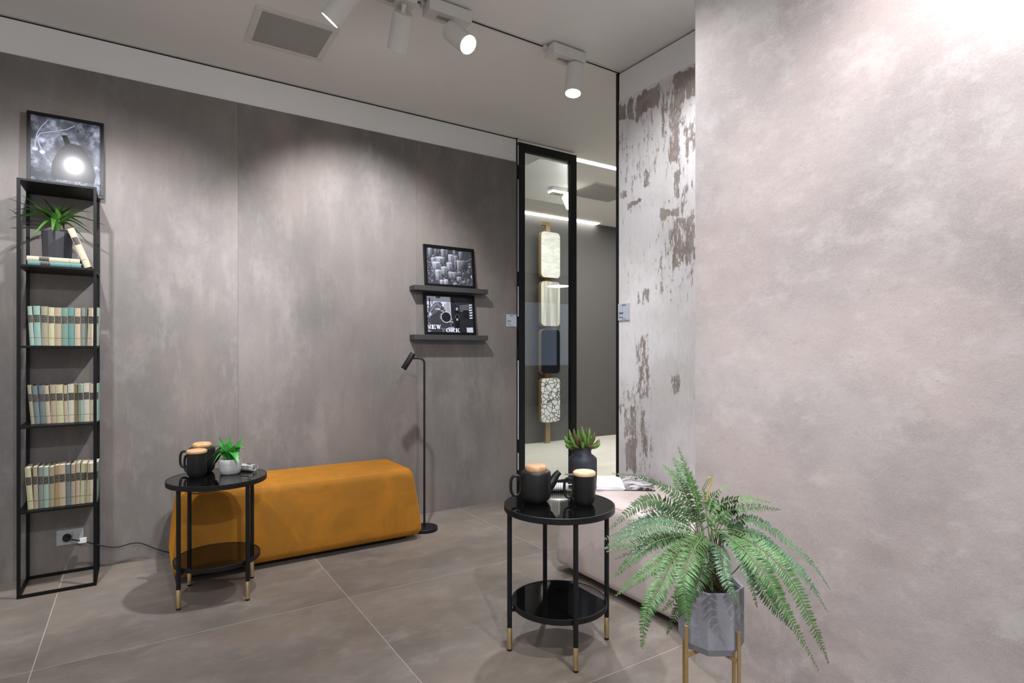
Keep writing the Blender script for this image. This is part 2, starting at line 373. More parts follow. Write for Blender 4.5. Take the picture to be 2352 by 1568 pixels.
# ------------------------------------------------------------------ the setting
YW, XE, ZC = 3.965, 2.610, 2.955
XF, YF, ZF = 1.803, 1.488, 3.01        # right panel plane and its end; far ceiling
floor = MB().box(-3.2, 2.60, -2.6, 4.0, -0.06, -0.0005).build('floor', M['grout']); tag(floor, 'large taupe concrete-look tile floor with thin pale joints', kind='structure')
tile_me = {}
g = 0.0016
jx = [-3.2, -2.734, -1.534, -0.334, 0.867, 2.070, 2.60]; jy = [-2.6, -1.99, -0.79, 0.41, 1.612, 2.810, 4.0]
for i in range(len(jx) - 1):
    for j in range(len(jy) - 1):
        sx, sy = jx[i + 1] - jx[i] - 2 * g, jy[j + 1] - jy[j] - 2 * g
        k = (round(sx, 3), round(sy, 3))
        if k not in tile_me:
            tile_me[k] = MB().box(-sx / 2, sx / 2, -sy / 2, sy / 2, -0.012, 0.0).mesh('tile'); tile_me[k].materials.append(M['floor_tile'])
        o = bpy.data.objects.new('tile', tile_me[k]); C.objects.link(o); o.parent = floor
        o.location = ((jx[i] + jx[i + 1]) / 2, (jy[j] + jy[j + 1]) / 2, 0)
ffl = MB().box(2.60, 9.5, -4.0, 6.4, -0.06, 0.0).box(-3.2, 2.60, 4.06, 6.4, -0.06, 0).build('floor', M['far_floor']); tag(ffl, 'bright cream tile floor of the room beyond the glass', kind='structure')
ceil = MB().box(-2.0, 9.5, -2.6, 4.20, ZC, ZC + 0.2).build('ceiling', M['ceiling_paint']); tag(ceil, 'off-white painted ceiling', kind='structure')
fceil = MB().box(-3.2, 9.5, 4.20, 6.45, ZF, ZF + 0.2).build('ceiling', M['ceiling_paint']); tag(fceil, 'white ceiling of the far room', kind='structure')
# left wall: white core, taupe slabs 7 mm proud, shadow gap under the ceiling
wall = MB().box(-2.0, XE, YW + 0.007, YW + 0.10, 0, ZC - 0.012).build('wall_left', M['white_paint']); tag(wall, 'white painted wall band above taupe concrete slabs', kind='structure')
MB().box(-2.0, XE, YW + 0.02, YW + 0.10, ZC - 0.012, ZC).build('shadow_gap', M['dark_void'], wall)
sx0 = [-1.98, -1.872, -0.672, 0.528, 1.728, XE]
for i in range(len(sx0) - 1):
    MB().box(sx0[i] + 0.0006, sx0[i + 1] - 0.0006, YW, YW + 0.0068, 0.0, 2.757).build('slab', M['wall_slab'], wall)
# painted wall, white band above
wp = MB().box(XP + 0.004, XP + 0.10, -2.6, 2.690, 2.772, ZC - 0.010).build('wall_right', M['white_paint']); tag(wp, 'white painted wall band over distressed plaster panel', kind='structure')
MB().box(XP + 0.02, XP + 0.10, -2.6, 2.69, ZC - 0.010, ZC).build('shadow_gap', M['dark_void'], wp)
def plaster_panel():
    y0, y1, z1, st_ = 0.95, 2.690, 2.771, 0.008; ny, nz = int((y1 - y0) / st_), int(z1 / st_)
    yy = np.linspace(y0, y1, ny + 1)[None, :].repeat(nz + 1, 0); zz = np.linspace(0, z1, nz + 1)[:, None].repeat(ny + 1, 1)
    k1 = vnoise(nz + 1, ny + 1, 14, 41, 4) - .5; k2 = vnoise(nz + 1, ny + 1, 10, 42, 4) - .5
    wy, wz = yy + 0.035 * k1, zz + 0.10 * k2; wear = np.zeros_like(yy)
    for (yc, zc, hy, hz, w) in PATCHES:
        d = np.maximum(np.abs(wy - yc) / hy, np.abs(wz - zc) / hz); wear = np.maximum(wear, w * np.clip((1.25 - d) / 0.4, 0, 1))
    vs = np.stack([np.full_like(yy, XP), yy, zz], -1).reshape(-1, 3).tolist(); n1_ = ny + 1
    i = (np.arange(nz)[:, None] * n1_ + np.arange(ny)[None, :]).ravel(); fs = np.stack([i, i + n1_, i + n1_ + 1, i + 1], -1).tolist()
    nb = len(vs); vs += [(XP, -2.6, 0), (XP, y0, 0), (XP, y0, z1), (XP, -2.6, z1), (XP + .1, y1, 0), (XP + .1, y1, z1), (XP, y1, 0), (XP, y1, z1)]
    fs += [(nb, nb + 3, nb + 2, nb + 1), (nb + 6, nb + 7, nb + 5, nb + 4)]
    me = bpy.data.meshes.new('plaster_panel'); me.from_pydata(vs, [], fs); at_ = me.attributes.new('wear', 'FLOAT', 'POINT')
    at_.data.foreach_set('value', np.r_[wear.ravel(), np.zeros(8)].astype(np.float32)); me.materials.append(M['distressed'])
    o = bpy.data.objects.new('plaster_panel', me); C.objects.link(o); o.parent = wp
plaster_panel()
tr = MB().box(XP - 0.004, XP + 0.104, 2.691, 2.712, 0, ZC).build('trim_1', M['black_metal']); tag(tr, 'black metal edge profile at the end of the plaster wall', kind='structure')
# near right panel
wr = MB().box(XF + 0.012, XF + 0.05, -2.6, YF - 0.004, 0, ZC).build('wall_partition', M['white_paint']); tag(wr, 'pale concrete-look partition at the right', kind='structure')
for y0, y1 in ((0.288, YF), (-0.912, 0.286), (-2.112, -0.914)):
    MB().box(XF, XF + 0.0115, y0, y1, 0.0, ZC - 0.004).build('slab', M['panel_slab'], wr)
# far room
fw_ = MB().box(-3.2, 9.5, 6.25, 6.40, 0, ZF).build('wall_back', M['far_wall']); tag(fw_, 'charcoal grey wall of the far room', kind='structure')
MB().box(9.5, 9.6, -4.0, 6.4, 0, 3.2).build('wall_far_right', M['white_paint'])['kind'] = 'structure'
# LED lines
tag(MB().box(2.2, 9.4, 4.085, 4.145, ZC - 0.004, ZC + 0.001).build('led_strip', M['led']), 'slim ceiling led line just beyond the glass door', 'light')
cv = MB().box(2.2, 5.45, 6.17, 6.245, ZF - 0.012, ZF - 0.002).build('led_strip', M['led']); tag(cv, 'bright led cove line along the top of the charcoal wall', 'light')

# glass door in black frame, opened flat with the left wall
DX0, DX1, DZ = 2.632, 3.243, 2.927
door = thing('door_1', (DX0, YW, 0), None, None); tag(door, 'tall black framed glass door standing open', kind='structure')
st = 0.062
for x0, x1 in ((DX0, DX0 + st), (DX1 - st, DX1)):
    MB().box(x0, x1, YW, YW + 0.042, 0.012, DZ).build('stile', M['black_metal'], door, bevel=0.002)
for z0, z1 in ((DZ - 0.066, DZ), (0.012, 0.09)):
    MB().box(DX0 + st, DX1 - st, YW, YW + 0.042, z0, z1).build('rail', M['black_metal'], door, bevel=0.002)
MB().box(DX0 + st - 0.004, DX1 - st + 0.004, YW + 0.018, YW + 0.024, 0.086, DZ - 0.062).build('pane', M['glass'], door)
for z in (0.18, 0.42, 1.19, 1.43, 1.80, 2.68):
    MB().lathe([(0.009, -0.045), (0.009, 0.045)], (DX0 - 0.006, YW + 0.012, z), 12).build('hinge', M['black_metal'], door, smooth=40)
for z0, z1 in ((0.23, 0.37), (0.48, 1.13), (1.49, 1.74), (1.86, 2.62), (2.74, 2.90)):
    MB().box(DX0 - 0.005, DX0 + 0.0005, YW + 0.003, YW + 0.02, z0, z1).build('light_slit', M['plastic_white'], door)  # white strips imitate the bright slit of light between the hinges
MB().box(XE + 0.0005, XE + 0.007, YW - 0.002, YW + 0.10, 0, ZC - 0.002).build('trim_2', M['black_metal'])['kind'] = 'structure'

# ceiling hatch and vents
ht = MB().box(-0.045, 0.357, 3.16, 3.560, ZC - 0.003, ZC + 0.01).build('ceiling_hatch', M['ceiling_paint'], bevel=0.002); tag(ht, 'square flush access hatch in the ceiling left of the vent', 'hatch')
def perforated():
    m, N, L, P = new_mat('perforated_metal'); g_ = N.new('ShaderNodeNewGeometry'); mp = N.new('ShaderNodeMapping')
    mp.inputs['Scale'].default_value = (118, 118, 118); mp.inputs['Rotation'].default_value = (0, 0, math.radians(45)); L.new(g_.outputs['Position'], mp.inputs['Vector'])
    sp = N.new('ShaderNodeSeparateXYZ'); L.new(mp.outputs[0], sp.inputs[0])
    fx = math_node(N, L, 'SUBTRACT', math_node(N, L, 'FRACT', sp.outputs[0]), 0.5); fy = math_node(N, L, 'SUBTRACT', math_node(N, L, 'FRACT', sp.outputs[1]), 0.5)
    d = math_node(N, L, 'SQRT', math_node(N, L, 'ADD', math_node(N, L, 'MULTIPLY', fx, fx), math_node(N, L, 'MULTIPLY', fy, fy)))
    hole = ramp(N, L, d, 0.42, 0.34)
    L.new(mixc(N, L, hole, rgb(196, 193, 188), rgb(66, 63, 60)), P.inputs['Base Color']); P.inputs['Roughness'].default_value = 0.6
    return m
M['perf'] = perforated()
def vent(name, x0, x1, y0, y1, z, label, fr=0.03, mat='ceiling_paint'):
    t = thing(name, ((x0 + x1) / 2, (y0 + y1) / 2, z), label, 'vent')
    mb = MB()
    mb.box(x0, x1, y0, y0 + fr, z - 0.006, z).box(x0, x1, y1 - fr, y1, z - 0.006, z).box(x0, x0 + fr, y0 + fr, y1 - fr, z - 0.006, z).box(x1 - fr, x1, y0 + fr, y1 - fr, z - 0.006, z)
    mb.build('vent_frame', M['fixture' if mat == 'ceiling_paint' else mat], t, bevel=0.002)
    MB().box(x0 + fr, x1 - fr, y0 + fr, y1 - fr, z - 0.003, z).build('perforated_plate', M['perf'], t)
    return t
vent('ceiling_vent', 0.505, 0.93, 3.155, 3.565, ZC, 'white framed square vent with fine perforated plate in the ceiling', 0.034)
vent('ceiling_vent', 4.10, 4.78, 4.70, 5.25, ZF, 'grey ceiling vent seen in the room beyond the glass door', 0.02)

# ------------------------------------------------------------------ track lighting
YT = 2.69
rail = thing('track_rail', (0.8, YT, ZC), 'flush white ceiling track rail with a dark slot', 'track rail')
MB().box(-1.9, XP - 0.006, YT - 0.018, YT + 0.018, ZC - 0.004, ZC).build('profile', M['fixture'], rail)
MB().box(-1.9, XP - 0.006, YT - 0.005, YT + 0.005, ZC - 0.0055, ZC - 0.0035).build('slot', M['dark_void'], rail)
FS = at(1297, 447, 6.45); FSX, FSY = FS.x, FS.y
def spotlight(bx0, bx1, back, d, watts, label, size=62, blend=0.75, z=ZC, yt=YT, with_light=True):
    t = thing('track_spotlight', (bx1 - 0.06, yt - 0.04, z), label, 'spotlight', 'white track spotlights')
    mb = MB().box(bx0, bx1, yt - 0.088, yt + 0.004, z - 0.070, z - 0.010)
    mb.build('adapter', M['fixture'], t, bevel=0.003)
    for xa, xb in ((bx0 - 0.018, bx0), (bx1, bx1 + 0.018)):
        MB().box(xa, xb, yt - 0.028, yt + 0.0, z - 0.030, z - 0.0045).build('connector', M['fixture'], t, bevel=0.004)
    for k in range(9):
        xx = bx0 + 0.06 + k * 0.0085
        MB().box(xx, xx + 0.003, yt - 0.055, yt - 0.028, z - 0.0712, z - 0.0698).build('vent_slot', M['fixture_slot'], t)
    d = Vector(d).normalized(); back = Vector(back); Ln = 0.175; R = 0.049
    MB().tube([(back.x - d.x * 0.0, yt - 0.042, z - 0.068), back - d * 0.02 + Vector((0, 0, 0.012)), back + d * 0.01], 0.011, 12).build('swivel', M['fixture'], t, smooth=50)
    hd = MB().lathe([(0.0, 0.0), (R - 0.003, 0.0), (R, 0.003), (R, Ln - 0.002), (R - 0.002, Ln), (R - 0.005, Ln), (R - 0.007, Ln - 0.012)], back, 48, axis=d)
    h = hd.build('lamp_head', M['fixture'], t, smooth=40)
    MB().lathe([(0.0, Ln - 0.010), (R - 0.006, Ln - 0.010)], back, 40, axis=d).build('lens', M['lens'], h)
    e = back + d * (Ln + 0.012)
    if with_light: spot_light('track_lamp', e, e + d, watts, size, blend, 0.035)
    return t
spotlight(0.60, 0.83, (0.839, 2.645, 2.872), (-0.50, 0.45, -0.74), 200, 'white track spotlight cut by the top edge, aimed left at bookcase', 92, 1.0)
spotlight(0.905, 1.14, (1.083, 2.645, 2.847), (0.10, 0.72, -0.70), 180, 'white track spotlight turned away, its back cap showing', 84)
spotlight(1.205, 1.44, (1.339, 2.645, 2.832), (0.19, -0.72, -0.66), 190, 'white track spotlight with glaring lens facing down right', 74)
spotlight(1.965, 2.20, (2.150, 2.645, 2.872), (-0.15, -0.08, -0.98), 120, 'white track spotlight near the plaster wall pointing straight down', 74)
spotlight(FSX - 0.20, FSX + 0.03, (FSX, FSY - 0.02, 2.92), (-0.15, -0.62, -0.75), 40, 'small white spotlight on the ceiling beyond the glass door', 70, z=ZF, yt=FSY + 0.04)

# ------------------------------------------------------------------ bookcase
BX0, BX1, BY0, BY1, BT = -0.492, -0.176, 3.660, 3.958, 2.046
bc = thing('bookcase', ((BX0 + BX1) / 2, (BY0 + BY1) / 2, 0), 'tall narrow black metal open bookcase against the wall', 'bookcase')
p = 0.014
for x in (BX0, BX1 - p):
    for y in (BY0, BY1 - p):
        MB().box(x, x + p, y, y + p, 0, BT).build('post', M['shelf_metal'], bc, bevel=0.001)
SZ = [0.420, 0.836, 1.231, 1.628, BT]
for z in SZ:
    MB().box(BX0 + p * 0.2, BX1 - p * 0.2, BY0 + 0.001, BY1 - 0.001, z - 0.011, z).build('shelf', M['shelf_metal'], bc, bevel=0.001)
for y in (BY0, BY1 - p): MB().box(BX0 + p, BX1 - p, y, y + p, 0, p).build('bottom_bar', M['shelf_metal'], bc)
for x in (BX0, BX1 - p): MB().box(x, x + p, BY0 + p, BY1 - p, 0, p).build('bottom_bar', M['shelf_metal'], bc)

# books
def clothmat(col):
    return simple('book_cloth', col, 0.75, noise=0.12, nscale=70, bump=0.08, bscale=700)
BC = {'mint': rgb(150, 176, 158), 'aqua': rgb(134, 174, 162), 'khaki': rgb(160, 152, 120), 'yellow': rgb(196, 190, 142), 'tan': rgb(178, 160, 130),
      'green': rgb(112, 148, 126), 'teal': rgb(84, 146, 140), 'sand': rgb(194, 172, 138), 'sage': rgb(130, 140, 130), 'cream': rgb(214, 196, 160),
      'slate': rgb(104, 122, 124), 'ochre': rgb(170, 138, 78), 'ivory': rgb(200, 198, 176), 'dkgreen': rgb(46, 78, 58)}
def dim(c):
    l = 0.2 * c[0] + 0.7 * c[1] + 0.1 * c[2]; return tuple(0.60 * (x * 0.82 + l * 0.18) for x in c[:3]) + (1,)
BM = {k: clothmat(dim(v)) for k, v in BC.items()}
def lblmat():
    m, N, L, P = new_mat('book_label'); tc = N.new('ShaderNodeTexCoord'); mp = N.new('ShaderNodeMapping'); mp.inputs['Scale'].default_value = (900, 1, 380)
    L.new(tc.outputs['Object'], mp.inputs['Vector']); f = noise(N, L, mp.outputs[0], 1, 2); wv = N.new('ShaderNodeTexWave'); wv.bands_direction = 'Z'
    wv.inputs['Scale'].default_value = 36; L.new(tc.outputs['Object'], wv.inputs['Vector'])
    t = math_node(N, L, 'MULTIPLY', ramp(N, L, f, 0.5, 0.62), ramp(N, L, wv.outputs['Fac'], 0.72, 0.85))
    L.new(mixc(N, L, math_node(N, L, 'MULTIPLY', t, 0.55), rgb(44, 40, 40), rgb(196, 176, 132)), P.inputs['Base Color']); P.inputs['Roughness'].default_value = 0.6
    return m
M['label'] = lblmat()
def book(root_loc, rot, w, hgt, dep, col, label, group, bold=True):
    # local: x = thickness, y = depth (spine at y=0), z = height
    t = thing('book', root_loc, label, 'book', group); t.rotation_euler = rot
    WL[t.name] = Vector((0, 0, 0))
    tk = min(0.0025, w * 0.12)
    cv = MB().box(0, tk, 0.002, dep, 0, hgt).box(w - tk, w, 0.002, dep, 0, hgt)
    n = 6                                      # gently rounded spine
    poly = [(w * i / n, 0.002 - 0.0035 * math.sin(math.pi * i / n)) for i in range(n + 1)] + [(w, 0.004), (0, 0.004)]
    cv.prism(poly, 0, hgt)
    cv.build('cover', BM[col], t, smooth=50)
    MB().box(tk, w - tk, 0.004, dep - 0.004, 0.003, hgt - 0.003).build('pages', M['paper'], t)
    lp = [(w * (0.06 + 0.88 * i / n), 0.0017 - 0.0039 * math.sin(math.pi * (0.06 + 0.88 * i / n))) for i in range(n + 1)] + [(w * 0.94, 0.003), (w * 0.06, 0.003)]
    MB().prism(lp, hgt * 0.585, hgt * 0.775).build('label', M['label'], t)
    l2 = [(q[0], q[1] - 0.0001) for q in lp]
    MB().prism(l2, hgt * 0.195, hgt * 0.202).build('rule', M['label'], t)
    return t
def xpx(px, Y):  # world x of a column of the photograph at depth plane Y
    r = (px - 1176) / F_PX; return (r * CA + SA) / (-r * SA + CA) * Y
CN = {'mint': 'pale mint', 'aqua': 'light aqua', 'khaki': 'khaki', 'yellow': 'pale yellow', 'tan': 'brown-tan', 'green': 'mid green', 'teal': 'strong teal', 'sand': 'sand',
      'sage': 'grey-green', 'cream': 'cream', 'slate': 'slate blue', 'ochre': 'ochre', 'ivory': 'ivory'}
ORD = ['first', 'second', 'third', 'fourth', 'fifth', 'sixth', 'seventh', 'eighth', 'ninth', 'tenth', 'eleventh', 'twelfth', 'thirteenth']
rows = [
 (1.231, 3.695, 1.434, 'upper row', [62.5, 76, 94, 111, 125.5, 141, 155.6, 171.3, 186.6, 203.5, 217.5], [68.6, 79.5, 95.3, 111.3, 125.5, 141.3, 156.3, 171.2, 185.4, 200, 214],
  ['mint', 'aqua', 'khaki', 'yellow', 'tan', 'green', 'teal', 'sand', 'sage', 'cream', 'mint']),
 (0.836, 3.745, 1.040, 'middle row', [62.3, 72.7, 87.2, 100.6, 114, 127.7, 145, 155.6, 169.7, 179, 191.5, 205.5, 216], [71, 80, 92.8, 106.6, 117.5, 131, 147.4, 157, 172, 180, 192.2, 206, 216.3],
  ['khaki', 'slate', 'slate', 'sand', 'tan', 'yellow', 'sand', 'ivory', 'ochre', 'mint', 'ivory', 'sand', 'aqua']),
 (0.420, 3.700, 0.646, 'bottom row', [56.6, 74.8, 86.8, 99, 112.3, 124.5, 134.7, 149.8, 162.8, 174.3, 186.3, 201.6, 216], [63.8, 77.8, 88.5, 100.3, 113, 125, 136, 151.3, 162.8, 173.5, 183.7, 198.3, 213],
  ['yellow', 'tan', 'sage', 'mint', 'khaki', 'ochre', 'sand', 'slate', 'tan', 'sand', 'yellow', 'cream', 'green'])]
for (z, yf, zt, rn, top, bot, cols) in rows:
    n = len(cols); hgt = 0.196 if rn != 'bottom row' else 0.205
    for i, cn in enumerate(cols):
        xt, xb = xpx(top[i], yf), xpx(bot[i], yf)
        nx = xpx(bot[i + 1], yf) if i + 1 < n else xb + 0.020
        if i + 1 == n: nx = min(nx, BX1 - 0.005 + 0.012)
        w = max(0.012, (nx - xb) - 0.0006)
        tilt = math.atan2(xt - xb, hgt)          # rotation about y: top moves toward +x when positive
        hh = hgt + random.uniform(-0.004, 0.003)
        zz = z + 0.0006 + (w * math.sin(tilt) if tilt > 0 else 0.0)
        book((xb, yf + random.uniform(-0.001, 0.004), zz), (0, tilt, 0), w, hh, 0.145, cn,
             f'{CN[cn]} cloth book, {ORD[i]} from the left in the {rn} of the bookcase', f'books in the {rn} of the bookcase')
# lying pair and leaning book on the top open shelf (spine towards viewer)
def lying(z, col, x0, yf, hgt, w, label, rz=0.0):
    t = book((x0 + hgt, yf, z + 0.0005), (0, math.radians(-90), rz), w, hgt, 0.135, col, label, 'books under the plant on the bookcase')
    return t
lying(1.628, 'teal', -0.452, 3.672, 0.212, 0.021, 'teal cloth book lying flat on the shelf under a cream one')
lying(1.6500, 'cream', -0.456, 3.675, 0.210, 0.022, 'cream cloth book lying flat on top of a teal one')
lb = book((-0.2245, 3.675, 1.6290), (0, math.radians(-21), 0), 0.029, 0.205, 0.135, 'cream', 'cream book with dark green boards leaning against the grey plant pot', 'books under the plant on the bookcase')
for ch in lb.children:
    if ch.name.startswith('cover'):
        ch.data.materials.append(BM['dkgreen'])
        for pg in ch.data.polygons:
            if abs(pg.normal.x) > 0.9: pg.material_index = 1

# ------------------------------------------------------------------ leaves
def blade(path, width, n=14, side=None, fold=0.25, prof=None, thick=0.0015, up=Vector((0, 0, 1)), cup=0.0):
    P_ = bez(path, n); mb = MB(); vs = []; fs = []
    for i, q in enumerate(P_):
        t = (P_[min(i + 1, n)] - P_[max(i - 1, 0)]).normalized()
        s = t.cross(up); s = s.normalized() if s.length > 1e-4 else Vector((1, 0, 0))
        if side is not None: s = (side - t * side.dot(t)).normalized()
        nn = s.cross(t).normalized(); u = i / n
        w = width * (prof(u) if prof else math.sin(math.pi * min(1, u * 0.92 + 0.08)) ** 0.8)
        f = fold * w
        vs += [q - s * w + nn * f, q - nn * 0.0 * w, q + s * w + nn * f, q + s * w * 0.5 + nn * (f * 0.4 - thick), q - nn * thick, q - s * w * 0.5 + nn * (f * 0.4 - thick)]
    for i in range(n):
        a, b = i * 6, (i + 1) * 6
        for k in range(6):
            k2 = (k + 1) % 6; fs.append((a + k, a + k2, b + k2, b + k))
    return mb.add(vs, fs)

# plant on the bookcase
px_, py_, pz_ = -0.352, 3.835, 1.6285
pl = thing('potted_plant', (px_, py_, pz_), 'spiky green leafed plant in an anthracite pot on the bookcase', 'plant')
MB().lathe([(0.0, 0), (0.056, 0), (0.058, 0.004), (0.066, 0.192), (0.064, 0.195), (0.061, 0.192), (0.058, 0.17), (0.0, 0.17)], (px_, py_, pz_), 12).build('pot', M['grey_pot'], pl, smooth=20)
base = Vector((px_, py_, pz_ + 0.262))
MB().tube([(px_, py_, pz_ + 0.165), (px_, py_, pz_ + 0.262)], [0.011, 0.014], 10).build('stem', M['dracaena'], pl, smooth=60)
lv = [(20, 455, .05), (50, 448, .0), (18, 505, -.06), (22, 500, .06), (30, 480, .1), (60, 455, .12), (70, 548, -.10), (78, 470, -.02), (152, 462, .03), (125, 470, -.02),
      (212, 487, -.03), (216, 540, .02), (240, 516, -.09), (200, 520, .09), (205, 560, -.02), (150, 535, .04), (120, 532, -.12), (180, 500, .09), (100, 455, .09), (170, 470, .1)]
for (lx, ly, dy) in lv:
    Yp = py_ + dy * 1.0
    r = (lx - 1176) / F_PX; dd = ((r * CA + SA), (-r * SA + CA)); tt = Yp / dd[1]
    tip = Vector((dd[0] * tt, Yp, CAM_H - (ly - 808) / F_PX * tt))
    tip.y = min(tip.y, 3.945); tip.z = min(tip.z, 2.025)
    b = base + Vector((random.uniform(-.008, .008), random.uniform(-.008, .008), -0.02))
    mid = b.lerp(tip, 0.48) + Vector((0, 0, 0.036 if tip.z < 1.95 else 0.014))
    blade([b, b + (mid - b) * 0.5 + Vector((0, 0, 0.012)), mid, tip], 0.0155, 16, fold=0.35, prof=lambda u: (0.45 + 0.75 * min(1, u * 2.2)) * (1 - u ** 2.2) + 0.02).build('leaf', M['dracaena'], pl, smooth=60)

# ------------------------------------------------------------------ prints (painted as colour on a fine grid)
def poly_mask(h, w, pts):
    yy, xx = np.mgrid[0:h, 0:w]; xx = (xx + 0.5) / w; yy = (yy + 0.5) / h; ins = np.zeros((h, w), bool)
    n = len(pts)
    for i in range(n):
        x1, y1 = pts[i]; x2, y2 = pts[(i + 1) % n]
        if y1 == y2: continue
        c = ((y1 > yy) != (y2 > yy)) & (xx < (x2 - x1) * (yy - y1) / (y2 - y1) + x1); ins ^= c
    return ins
def line_mask(h, w, pts, wd):
    yy, xx = np.mgrid[0:h, 0:w]; xx = (xx + 0.5) / w; yy = (yy + 0.5) / h * (h / w); m = np.zeros((h, w), bool)
    for (x1, y1), (x2, y2) in zip(pts[:-1], pts[1:]):
        y1_, y2_ = y1 * h / w, y2 * h / w; dx, dy = x2 - x1, y2_ - y1_; L2 = dx * dx + dy * dy + 1e-12
        t = np.clip(((xx - x1) * dx + (yy - y1_) * dy) / L2, 0, 1); m |= ((xx - x1 - t * dx) ** 2 + (yy - y1_ - t * dy) ** 2) < wd * wd
    return m
def print_mesh(name, img, size, parent, mat, M4):
    h, w, _ = img.shape; sx, sz = size; me = bpy.data.meshes.new(name)
    ys, xs = np.mgrid[0:h + 1, 0:w + 1]; co = np.stack([xs / w * sx - sx / 2, np.zeros_like(xs, float), sz - ys / h * sz], -1).reshape(-1, 3)
    co = (np.c_[co, np.ones(len(co))] @ np.array(M4).T)[:, :3]
    i = (np.arange(h)[:, None] * (w + 1) + np.arange(w)[None, :]).ravel(); fs = np.stack([i, i + w + 1, i + w + 2, i + 1], -1)
    me.from_pydata(co.tolist(), [], fs.tolist())
    at_ = me.color_attributes.new('print', 'FLOAT_COLOR', 'CORNER')
    cl = np.repeat(np.c_[np.clip(img, 0, 1).reshape(-1, 3), np.ones(h * w)], 4, axis=0); at_.data.foreach_set('color', cl.ravel().astype(np.float32))
    me.materials.append(mat); o = bpy.data.objects.new(name, me); C.objects.link(o); o.parent = parent; return o
def printmat(name, rough, gain):
    m, N, L, P = new_mat(name); a = N.new('ShaderNodeAttribute'); a.attribute_name = 'print'; L.new(a.outputs['Color'], P.inputs['Base Color'])
    P.inputs['Roughness'].default_value = rough; P.inputs['Specular IOR Level'].default_value = gain; return m
M['print'] = printmat('satin_photo_print', 0.22, 0.35); M['print_soft'] = printmat('gloss_poster_print', 0.10, 0.045)
_p = M['print_soft'].node_tree.nodes['Principled BSDF']; _p.inputs['Coat Weight'].default_value = 0.16; _p.inputs['Coat Roughness'].default_value = 0.27
TINT = np.array([0.88, 0.91, 1.10])
def gray2(v): return (np.clip(v, 0, 1) ** 1.0)[..., None] * TINT
def city():
    h, w = 165, 210; r = random.Random(4); im = 0.03 + 0.05 * vnoise(h, w, 20, 1); yy, xx = np.mgrid[0:h, 0:w] / np.array([h, w])[:, None, None]
    sea = poly_mask(h, w, [(.78, 0), (1, 0), (1, .26), (.86, .33), (.78, .3)]); im[sea] = 0.05 + 0.02 * vnoise(h, w, 30, 3)[sea]
    im[line_mask(h, w, [(.8, .31), (.9, .28), (1, .2)], .004)] = 0.4
    im[line_mask(h, w, [(0, .7), (.09, .78), (.2, .62)], .004)] = 0.25
    def tower(cx, ty, wd, ht, b, st):
        cap = wd * 0.28; sk = wd * 0.06
        L_ = [(cx - wd / 2, ty + cap * .5), (cx, ty + cap), (cx, ty + ht), (cx - wd / 2 + sk, ty + ht - cap * .4)]
        R_ = [(cx, ty + cap), (cx + wd / 2, ty + cap * .5), (cx + wd / 2 - sk, ty + ht - cap * .4), (cx, ty + ht)]
        T_ = [(cx - wd / 2, ty + cap * .5), (cx, ty), (cx + wd / 2, ty + cap * .5), (cx, ty + cap)]
        fade = 1 - 0.75 * np.clip((yy - ty) / ht, 0, 1)
        s = 0.82 + 0.18 * np.sign(np.sin(xx * w * st)) if st > 0 else 0.82 + 0.18 * np.sign(np.sin(yy * h * -st))
        m = poly_mask(h, w, L_); im[m] = (b * fade * s)[m]
        m = poly_mask(h, w, R_); im[m] = (b * 0.5 * fade * s)[m]
        m = poly_mask(h, w, T_); im[m] = b * 1.15
        m = poly_mask(h, w, [(cx - wd * .18, ty + cap * .5), (cx, ty + cap * .25), (cx + wd * .18, ty + cap * .5), (cx, ty + cap * .78)]); im[m] = b * 0.6
    for k in range(150):
        y = r.uniform(0.0, 1.0) ** 0.9; x = r.uniform(-.02, 1.02)
        if x > .78 and y < .32: continue
        tower(x, y, r.uniform(.02, .05), r.uniform(.03, .09), r.uniform(.05, .38), r.choice([1.6, 2.4, -1.8]))
    T = [(.08, .0, .085, .27, .36, -1.6), (.2, .02, .06, .2, .25, 1.8), (.36, .0, .095, .28, .42, -1.7), (.45, .0, .05, .22, .3, 2), (.61, .0, .05, .18, .45, 1.5), (.75, .03, .08, .25, .42, -1.5),
         (.53, .13, .12, .33, .52, -1.4), (.64, .15, .09, .24, .4, 1.3), (.29, .22, .2, .22, .5, -1.2), (.15, .26, .12, .2, .4, 1.4), (.8, .27, .1, .18, .3, 1.1), (.7, .28, .13, .32, .5, .9),
         (.2, .37, .18, .24, .5, -1.3), (.49, .36, .13, .24, .55, -1.1), (.63, .3, .07, .26, .3, 1.6), (.37, .49, .14, .24, .5, 1.1), (.24, .59, .14, .32, .5, -2.2), (.53, .62, .15, .2, .42, 1.0), (.6, .63, .1, .18, .36, 1.3),
         (.7, .6, .1, .12, .3, 1.2), (.69, .75, .1, .14, .5, 1.4), (.31, .87, .1, .16, .55, 1.3), (.4, .85, .09, .18, .62, .9), (.6, .93, .1, .1, .4, 1.2), (.8, .86, .1, .1, .3, -1.1), (.9, .8, .06, .14, .3, 1.3), (.95, .42, .07, .06, .5, 1.1)]
    for q in T: tower(*q)
    sp = rng.random((h, w)) > 0.985; im[sp & (yy > .4)] *= 2.2
    im[poly_mask(h, w, [(.965, .68), (.985, .7), (.99, .78), (.97, .74)])] = 0.85
    return gray2(im * 1.0)
